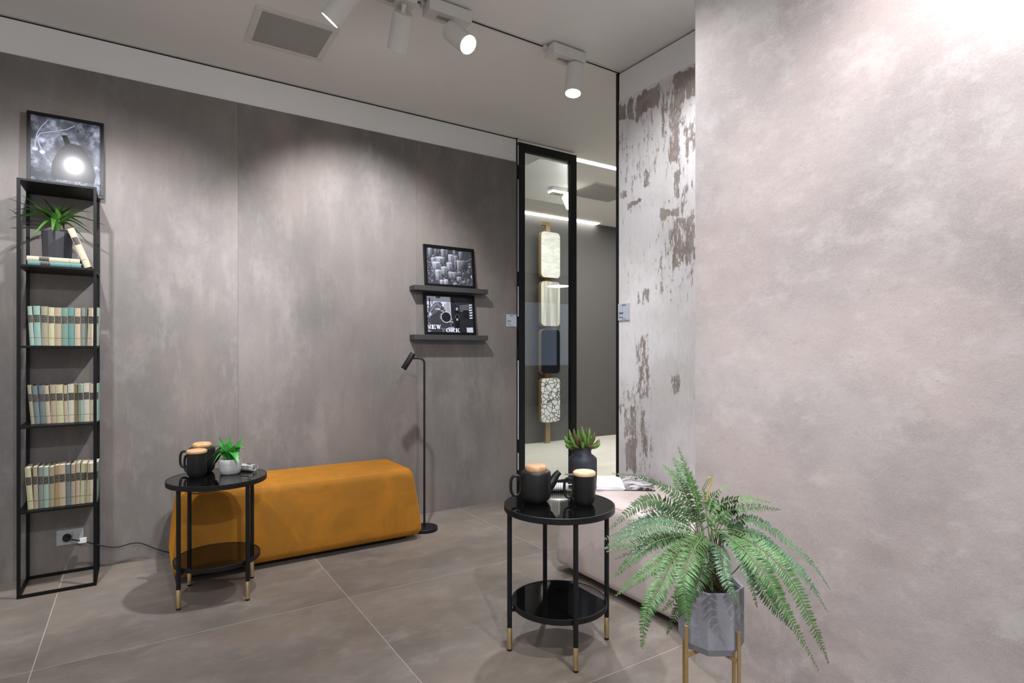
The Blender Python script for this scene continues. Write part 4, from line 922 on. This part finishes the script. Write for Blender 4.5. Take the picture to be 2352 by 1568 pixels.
# open book on the blush bench
def pagemat(dark):
    m, N, L, P = new_mat('printed_page'); tc = N.new('ShaderNodeTexCoord')
    if dark:
        mp = N.new('ShaderNodeMapping'); mp.inputs['Rotation'].default_value = (0, 0, .6); mp.inputs['Scale'].default_value = (1, 4, 1); L.new(tc.outputs['Object'], mp.inputs[0])
        f = noise(N, L, mp.outputs[0], 9, 5, .6, 1.2); L.new(mixc(N, L, ramp(N, L, f, .44, .54), rgb(64, 60, 62), rgb(214, 210, 212)), P.inputs['Base Color'])
    else:
        sp = N.new('ShaderNodeSeparateXYZ'); L.new(tc.outputs['Object'], sp.inputs[0])
        wv = math_node(N, L, 'FRACT', math_node(N, L, 'MULTIPLY', sp.outputs[1], 140)); f = noise(N, L, tc.outputs['Object'], 260, 2)
        ins = math_node(N, L, 'MULTIPLY', ramp(N, L, sp.outputs[0], -.135, -.13), math_node(N, L, 'MULTIPLY', ramp(N, L, sp.outputs[0], -.02, -.025), math_node(N, L, 'MULTIPLY', ramp(N, L, sp.outputs[1], .06, .065), ramp(N, L, sp.outputs[1], .24, .235))))
        t = math_node(N, L, 'MULTIPLY', math_node(N, L, 'GREATER_THAN', wv, .62), math_node(N, L, 'MULTIPLY', ins, ramp(N, L, f, .4, .5)))
        L.new(mixc(N, L, math_node(N, L, 'MULTIPLY', t, .35), rgb(232, 232, 236), rgb(120, 120, 126)), P.inputs['Base Color'])
    P.inputs['Roughness'].default_value = .45; return m
ob_ = thing('open_book', (2.225, 2.305, 0.4485), 'open hardcover picture book lying on the blush bench', 'book'); ob_.rotation_euler = (0, 0, math.atan2(-0.62, 0.78)); WL[ob_.name] = Vector((0, 0, 0))
M['cover_white'] = simple('white_book_cover', rgb(214, 214, 218), .4); M['cover_black'] = simple('black_book_spine', rgb(24, 24, 26), .5)
BL, BW_ = 0.285, 0.155
MB().box(-BW_ - .004, -0.009, -.003, BL + .003, 0, .003).build('cover_board', M['cover_white'], ob_); MB().box(0.009, BW_ + .004, -.003, BL + .003, 0, .003).build('cover_board', M['cover_black'], ob_)
MB().box(-0.009, 0.009, -.003, BL + .003, 0.0, .0035).build('spine', M['cover_black'], ob_)
def pages(sg, th):
    n = 14; top = []; vs = []; fs = []
    for i in range(n + 1):
        u = i / n; x = sg * BW_ * u; z = 0.004 + th * (math.sin(min(1, u * 3.2) * math.pi / 2) * (1 - .25 * u)) + 0.002
        for y in (0, BL): vs += [(x, y, z), (x, y, 0.0035)]
    for i in range(n):
        a, b = i * 4, (i + 1) * 4
        fs += [(a, a + 2, b + 2, b), (a + 1, b + 1, b + 3, a + 3), (a, b, b + 1, a + 1), (a + 2, a + 3, b + 3, b + 2)]
    fs += [(0, 1, 3, 2), (n * 4, n * 4 + 2, n * 4 + 3, n * 4 + 1)]
    return MB().add(vs, fs)
pages(-1, 0.012).build('left_pages', pagemat(False), ob_, smooth=40); pages(1, 0.014).build('right_pages', pagemat(True), ob_, smooth=40)

# ------------------------------------------------------------------ floor lamp
fl = thing('floor_lamp', (1.625, 3.600, 0), 'slim black floor lamp with small tube head beside the bench', 'floor lamp'); c = (1.625, 3.600, 0)
MB().lathe([(0.0, 0), (0.088, 0), (0.089, 0.002), (0.089, 0.021), (0.087, 0.023), (0.0, 0.023)], c, 56).build('base', M['lamp_black'], fl, smooth=40)
zt = 1.158
pp = [(1.625, 3.6, 0.02), (1.625, 3.6, 0.5), (1.625, 3.6, zt - 0.035)] + [tuple(Vector((1.625, 3.6, zt - .035)) + Vector((0, 0, .035)) * math.sin(a) - RIGHT * (.035 * (1 - math.cos(a)))) for a in (math.radians(k) for k in (15, 30, 45, 60, 75, 90))]
e = Vector(pp[-1]) - RIGHT * 0.048; pp.append(tuple(e))
MB().tube(pp, 0.0072, 14).build('pole', M['lamp_black'], fl, smooth=50)
hd = (-RIGHT * 0.50 + Vector((0, 0, -0.84)) - FWD * 0.15).normalized(); hc = at(938, 829, e.dot(FWD) - 0.008)
MB().lathe([(0.0, -0.062), (0.0185, -0.062), (0.0195, -0.060), (0.0195, 0.060), (0.0185, 0.062), (0.0165, 0.062), (0.016, 0.04), (0.0, 0.04)], hc, 32, axis=hd).build('lamp_head', M['lamp_black'], fl, smooth=40)
MB().lathe([(0.0, -0.006), (0.006, -0.006), (0.006, 0.006), (0.0, 0.006)], e, 12, axis=RIGHT).build('pivot', M['lamp_black'], fl, smooth=40)

# ------------------------------------------------------------------ fern in faceted planter on a brass stand
FW0 = 1.60
pc = at(1632, 1400, FW0); fx_, fy_ = pc.x, pc.y
zb = CAM_H - (1486 - 808) / F_PX * (FW0 - 0.02); ztp = CAM_H - (1336 - 808) / F_PX * FW0
PR = 0.0865
pot = thing('faceted_planter', (fx_, fy_, zb), 'grey faceted concrete planter holding the fern', 'planter')
def ngon(r, z, n=8, a0=0.2): return [Vector((fx_ + r * math.cos(a0 + 2 * math.pi * k / n), fy_ + r * math.sin(a0 + 2 * math.pi * k / n), z)) for k in range(n)]
vs = []; levels = [(0.0745, zb), (PR, zb + 0.022), (PR, ztp), (PR - 0.007, ztp), (PR - 0.009, ztp - 0.03)]
for r, z in levels: vs += ngon(r, z, 8, a_right + math.pi / 8)
fs = [(i * 8 + k, i * 8 + (k + 1) % 8, (i + 1) * 8 + (k + 1) % 8, (i + 1) * 8 + k) for i in range(len(levels) - 1) for k in range(8)] + [tuple(range(7, -1, -1)), tuple(4 * 8 + k for k in range(8))]
MB().add(vs, fs).build('shell', M['planter'], pot, bevel=0.0015)
MB().add(ngon(PR - 0.010, ztp - 0.012, 8, a_right + math.pi / 8), [tuple(range(8))]).build('soil', M['soil'], pot)
std = thing('plant_stand', (fx_, fy_, 0), 'brass coloured four legged stand carrying the grey planter', 'plant stand')
for lat, sg in ((-0.86, -1), (0.49, -1), (-0.51, 1), (0.87, 1)):
    dv = RIGHT * lat + FWD * (sg * math.sqrt(1 - lat * lat)); lx, ly = fx_ + (PR + 0.008) * dv.x, fy_ + (PR + 0.008) * dv.y
    MB().tube([(lx, ly, 0.0), (lx, ly, zb + 0.072)], 0.0052, 14).build('leg', M['gold_paint'], std, smooth=40)
    MB().tube([(lx, ly, zb - 0.008), (fx_, fy_, zb - 0.008)], 0.005, 8).build('cross_bar', M['gold_paint'], std, smooth=40)
fern = thing('fern', (fx_, fy_, ztp - 0.02), 'large green sword fern with arching fronds in the grey planter', 'plant')
def Z(x, y): return (1360 + x / 2.7603, 1000 + y / 2.7603)
# each frond: way points on the sight lines, their distance from the camera plane, leaflet half length, material
fr = [
 ([(700, 560, 1.60), (640, 330, 1.62), (545, 70, 1.64)], .030, 'fern'), ([(690, 520, 1.63), (600, 280, 1.68), (515, 140, 1.72)], .026, 'fern'),
 ([(690, 580, 1.60), (540, 390, 1.62), (330, 270, 1.64), (130, 240, 1.66)], .021, 'fern_dark'), ([(660, 560, 1.61), (560, 300, 1.66), (450, 185, 1.70)], .022, 'fern'),
 ([(640, 560, 1.59), (430, 415, 1.55), (280, 450, 1.52), (115, 590, 1.50)], .024, 'fern_dark'), ([(640, 590, 1.58), (450, 515, 1.57), (280, 565, 1.56), (60, 665, 1.56)], .026, 'fern_cool'),
 ([(640, 610, 1.57), (430, 570, 1.52), (230, 625, 1.47), (85, 715, 1.45)], .027, 'fern_cool'), ([(640, 625, 1.58), (420, 640, 1.55), (250, 690, 1.53), (95, 735, 1.53)], .022, 'fern'),
 ([(640, 640, 1.57), (420, 665, 1.50), (270, 770, 1.46), (145, 890, 1.45)], .024, 'fern_dark'), ([(600, 630, 1.58), (480, 655, 1.54), (330, 710, 1.52), (150, 780, 1.52)], .022, 'fern_dark'),
 ([(650, 660, 1.56), (520, 740, 1.46), (330, 870, 1.40), (155, 1010, 1.38)], .024, 'fern'), ([(680, 650, 1.57), (540, 750, 1.45), (430, 960, 1.36), (345, 1130, 1.33), (315, 1340, 1.33)], .029, 'fern'),
 ([(720, 640, 1.57), (650, 715, 1.46), (585, 900, 1.38), (590, 1060, 1.36), (610, 1195, 1.36)], .033, 'fern'), ([(730, 700, 1.56), (680, 920, 1.46), (560, 1080, 1.42), (475, 1255, 1.42)], .024, 'fern_dark'),
 ([(700, 760, 1.54), (600, 950, 1.46), (440, 1120, 1.44)], .021, 'fern'), ([(770, 680, 1.57), (815, 735, 1.48), (855, 930, 1.42), (955, 1120, 1.41)], .025, 'fern_cool'),
 ([(800, 620, 1.58), (900, 680, 1.48), (990, 870, 1.42), (1045, 1085, 1.41)], .025, 'fern_cool'), ([(820, 620, 1.58), (930, 690, 1.47), (1100, 880, 1.40), (1240, 1130, 1.38), (1430, 1475, 1.39)], .031, 'fern'),
 ([(850, 620, 1.59), (1050, 705, 1.51), (1250, 900, 1.45), (1400, 1200, 1.43), (1500, 1440, 1.44)], .027, 'fern'), ([(850, 600, 1.60), (1050, 630, 1.56), (1250, 800, 1.53), (1440, 1000, 1.53)], .026, 'fern_cool'),
 ([(840, 580, 1.61), (1000, 530, 1.60), (1200, 640, 1.59), (1400, 820, 1.58), (1510, 975, 1.58)], .024, 'fern_cool'), ([(850, 590, 1.60), (1100, 690, 1.54), (1330, 870, 1.50), (1490, 1110, 1.50)], .024, 'fern_cool'),
 ([(740, 520, 1.61), (830, 430, 1.62), (980, 398, 1.62), (1130, 425, 1.62)], .021, 'fern'), ([(760, 530, 1.61), (900, 470, 1.60), (1050, 455, 1.59), (1195, 470, 1.59)], .022, 'fern_dark'),
 ([(735, 490, 1.61), (765, 400, 1.63), (850, 315, 1.66)], .021, 'fern'), ([(720, 470, 1.62), (705, 350, 1.66), (765, 255, 1.70)], .018, 'fern'),
 ([(980, 820, 1.50), (1120, 1040, 1.46), (1265, 1230, 1.46)], .022, 'fern_dark'), ([(690, 610, 1.56), (745, 570, 1.50), (790, 490, 1.50)], .020, 'fern'),
 ([(640, 520, 1.64), (480, 455, 1.70), (310, 490, 1.74)], .022, 'fern_dark'), ([(650, 540, 1.62), (400, 530, 1.64), (230, 540, 1.66)], .018, 'fern'),
 ([(800, 560, 1.63), (870, 490, 1.67), (950, 435, 1.70)], .020, 'fern_dark'), ([(830, 560, 1.62), (960, 600, 1.64), (1150, 700, 1.66), (1320, 860, 1.67)], .024, 'fern_dark'),
 ([(720, 680, 1.56), (735, 800, 1.50), (700, 960, 1.47)], .024, 'fern_dark'), ([(690, 560, 1.62), (610, 480, 1.68), (550, 395, 1.74)], .018, 'fern_dark'),
 ([(760, 600, 1.60), (850, 640, 1.55), (960, 760, 1.50), (1060, 960, 1.47)], .026, 'fern'), ([(780, 560, 1.58), (830, 520, 1.57), (870, 470, 1.58)], .018, 'fern'),
]
rf = random.Random(11); VD = (FWD - Vector((0, 0, 0.30))).normalized()
for (wp_, ll, mt) in fr:
    P3 = [at(*Z(a, b), d) for a, b, d in wp_]
    soil = Vector((fx_ + rf.uniform(-.03, .03), fy_ + rf.uniform(-.03, .03), ztp - 0.018))
    stem = [soil, soil.lerp(P3[0], 0.6)] + P3
    full = bez(P3, 60); L_ = sum((full[i + 1] - full[i]).length for i in range(60))
    npair = max(14, int(L_ / 0.0063)); path = bez(P3, npair)
    cr = Vector((fx_, fy_, 0)); mb = MB()
    roll = rf.uniform(-.35, .35)
    for i in range(1, npair + 1):
        u = i / npair; q = path[i]; t = (path[min(i + 1, npair)] - path[i - 1]).normalized()
        out = Vector((q.x - fx_, q.y - fy_, 0)); out = out.normalized() if out.length > 1e-3 else RIGHT
        s = t.cross(Vector((0, 0, 1)) * 0.6 + out * 0.6 - t * 0.0)
        if s.length < 0.25: s = s + RIGHT * 0.3
        s = s.normalized(); si = t.cross(VD)
        if si.length > 0.2:
            si.normalize(); si = si if si.dot(s) >= 0 else -si; s = (s * 0.5 + si * 0.5); s = (s - t * s.dot(t)).normalized()
        nn = s.cross(t).normalized()
        if nn.z < 0: nn = -nn
        s = (s * math.cos(roll) + nn * math.sin(roll)).normalized(); nn = s.cross(t).normalized()
        ln = ll * 1.05 * (0.55 + 0.45 * min(1, u * 5)) * (1 - 0.86 * max(0, (u - 0.35) / 0.65) ** 1.5)
        for sg in (-1, 1):
            l2 = ln * rf.uniform(.88, 1.1); w = max(0.0013, min(0.0029, l2 * 0.13))
            d = (s * sg * 0.96 + t * (0.22 + 0.35 * u) + nn * rf.uniform(-.16, .22)).normalized()
            wv = (t - d * t.dot(d)).normalized(); up_ = d.cross(wv)
            if up_.dot(nn) < 0: up_ = -up_
            b = q + t * rf.uniform(-.001, .001) * 2
            pts = []
            for (f_, ww, hh) in ((0.0, .35, 0), (0.3, 1.0, .05), (0.65, .85, .03), (1.0, 0.05, -.10)):
                pc_ = b + d * (l2 * f_) + up_ * (hh * l2); pts += [pc_ - wv * w * ww, pc_ + up_ * w * 0.35 * (1 if ww > .1 else 0), pc_ + wv * w * ww]
            mb.add(pts, [(k * 3 + j, k * 3 + j + 1, (k + 1) * 3 + j + 1, (k + 1) * 3 + j) for k in range(3) for j in range(2)])
    fo = mb.build('frond', M[mt], fern, smooth=75)
    sp2 = bez(stem, 50); MB().tube(sp2, [0.0019 * (1 - 0.7 * i / 50) for i in range(51)], 6).build('stalk', M['fern_stalk' if rf.random() < .45 else 'fern_stalk_green'], fo, smooth=70)
ph = [at(*Z(a, b), d) for a, b, d in [(725, 420, 1.62), (735, 350, 1.62), (755, 300, 1.62), (758, 272, 1.62), (745, 264, 1.62), (733, 275, 1.62), (735, 290, 1.62)]]
MB().tube(bez(ph, 36), [0.0026 - 0.0015 * i / 36 for i in range(37)], 8).build('fiddlehead', M['fiddle'], fern, smooth=70)

# ------------------------------------------------------------------ far room: brass post with four sample boards, pendant
def stone(name, c1, c2, sc, stretch, rough=.15, rot=(0, 0, 0)):
    m, N, L, P = new_mat(name); tc = N.new('ShaderNodeTexCoord'); mp = N.new('ShaderNodeMapping'); mp.inputs['Scale'].default_value = stretch; mp.inputs['Rotation'].default_value = rot
    L.new(tc.outputs['Object'], mp.inputs[0]); f = noise(N, L, mp.outputs[0], sc, 7, .6, .6); L.new(mixc(N, L, ramp(N, L, f, .38, .64), c1, c2), P.inputs['Base Color']); P.inputs['Roughness'].default_value = rough; return m
M['stone_a'] = stone('pale_sandstone', rgb(196, 196, 186), rgb(222, 222, 214), 6, (1, 1, 3), .3, (0, .5, 0))
M['stone_b'] = stone('striped_travertine', rgb(160, 158, 148), rgb(214, 212, 202), 14, (1, 1, .05), .3)
M['stone_c'] = simple('polished_black_marble', rgb(14, 16, 24), .03, spec=.6)
def palladiana():
    m, N, L, P = new_mat('palladiana_mosaic'); tc = N.new('ShaderNodeTexCoord'); v = N.new('ShaderNodeTexVoronoi'); v.feature = 'DISTANCE_TO_EDGE'; v.inputs['Scale'].default_value = 16; mp = N.new('ShaderNodeMapping'); mp.inputs['Scale'].default_value = (1, 0, 1)
    L.new(tc.outputs['Object'], mp.inputs[0]); L.new(mp.outputs[0], v.inputs['Vector'])
    L.new(mixc(N, L, ramp(N, L, v.outputs['Distance'], .05, .08), rgb(104, 104, 104), rgb(228, 228, 226)), P.inputs['Base Color']); P.inputs['Roughness'].default_value = .3; return m
M['palladiana'] = palladiana()
ds = thing('sample_stand', (4.53, 6.13, 0), 'tall brass post carrying four rounded stone sample boards', 'display stand')
MB().box(4.497, 4.567, 6.13, 6.16, 0, 2.86).build('post', M['gold_paint'], ds); MB().box(4.43, 4.567, 6.13, 6.17, 2.86, 2.90).build('hook', M['gold_paint'], ds)
def rrect(x0, x1, z0, z1, r, n=6):
    out = []
    for (cx_, cz_, a0) in ((x1 - r, z1 - r, 0), (x0 + r, z1 - r, 90), (x0 + r, z0 + r, 180), (x1 - r, z0 + r, 270)):
        out += [(cx_ + r * math.cos(math.radians(a0 + 90 * k / n)), cz_ + r * math.sin(math.radians(a0 + 90 * k / n))) for k in range(n + 1)]
    return out
for (z0, z1, mm, lb_) in ((2.165, 2.765, 'stone_a', 'pale sandstone board'), (1.535, 2.12, 'stone_b', 'striped travertine board'), (0.915, 1.495, 'stone_c', 'polished black board'), (0.28, 0.86, 'palladiana', 'white broken mosaic board')):
    x0, x1 = 4.375, 4.685
    def slab_(poly, y0, y1):
        n = len(poly); vs = [(a, y0, b) for a, b in poly] + [(a, y1, b) for a, b in poly]
        return MB().add(vs, [tuple(range(n)), tuple(range(2 * n - 1, n - 1, -1))] + [(i, n + i, n + (i + 1) % n, (i + 1) % n) for i in range(n)])
    o = slab_(rrect(x0, x1, z0, z1, .055), 6.075, 6.128).build('board_edge', M['gold_paint'], ds)
    f_ = slab_(rrect(x0 + .004, x1 - .004, z0 + .004, z1 - .004, .052), 6.070, 6.078).build('board_face', M[mm], o); f_['label'] = lb_

# the showroom behind the plaster wall, seen only as a reflection in the glass door
M['dusk'] = emit('dusk_window', (0.30, 0.42, 0.62, 1), 0.9)
wn = thing('window_1', (7.0, -2.55, 0.8), None, None); tag(wn, 'large bluish shop window reflected in the glass door', kind='structure')
for k in range(4):
    MB().box(4.2 + k * 1.3, 5.42 + k * 1.3, -2.56, -2.55, 0.9, 2.3).build('pane', M['dusk'], wn)
    MB().box(5.42 + k * 1.3, 5.50 + k * 1.3, -2.58, -2.53, 0.0, 2.95).build('mullion', M['black_metal'], wn)
MB().box(2.64, 9.5, -2.66, -2.60, 0, ZC).build('wall_front', M['far_wall'])['kind'] = 'structure'
pv = at(1283, 657, 9.0); pdx, pdy, pdz = pv.x, 2 * (YW + 0.02) - pv.y, pv.z
pd = thing('ring_pendant', (pdx, pdy, ZC), 'black disc pendant with a glowing ring, mirrored in the glass door', 'pendant')
MB().lathe([(0.0, 0.05), (0.17, 0.05), (0.18, 0.045), (0.18, 0.0), (0.0, 0.0)], (pdx, pdy, pdz), 48).build('disc', M['black_metal'], pd, smooth=40)
MB().lathe([(0.09, -0.004), (0.172, -0.004), (0.172, 0.001), (0.09, 0.001), (0.09, -0.004)], (pdx, pdy, pdz), 48).build('light_ring', M['led'], pd)
MB().tube([(pdx, pdy, pdz + 0.05), (pdx, pdy, ZC)], 0.012, 10).build('rod', M['black_metal'], pd)
for (lx, ly, wh) in ((1262, 613, 'middle'), (1290, 606, 'rightmost'), (1226, 621, 'leftmost')):
    v = at(lx, ly, 1.755 * F_PX / (808 - ly)); y_ = 2 * (YW + 0.02) - v.y
    dl = thing('downlight', (v.x, y_, ZC), f'{wh} of three small round downlights mirrored in the glass door', 'downlight', 'downlights mirrored in the glass door')
    MB().lathe([(0.055, -0.004), (0.06, 0.0), (0.045, 0.0), (0.045, -0.004), (0.055, -0.004)], (v.x, y_, ZC), 24).build('ring', M['fixture'], dl)
    MB().lathe([(0.0, -0.002), (0.045, -0.002)], (v.x, y_, ZC), 24).build('lens', M['lens'], dl)
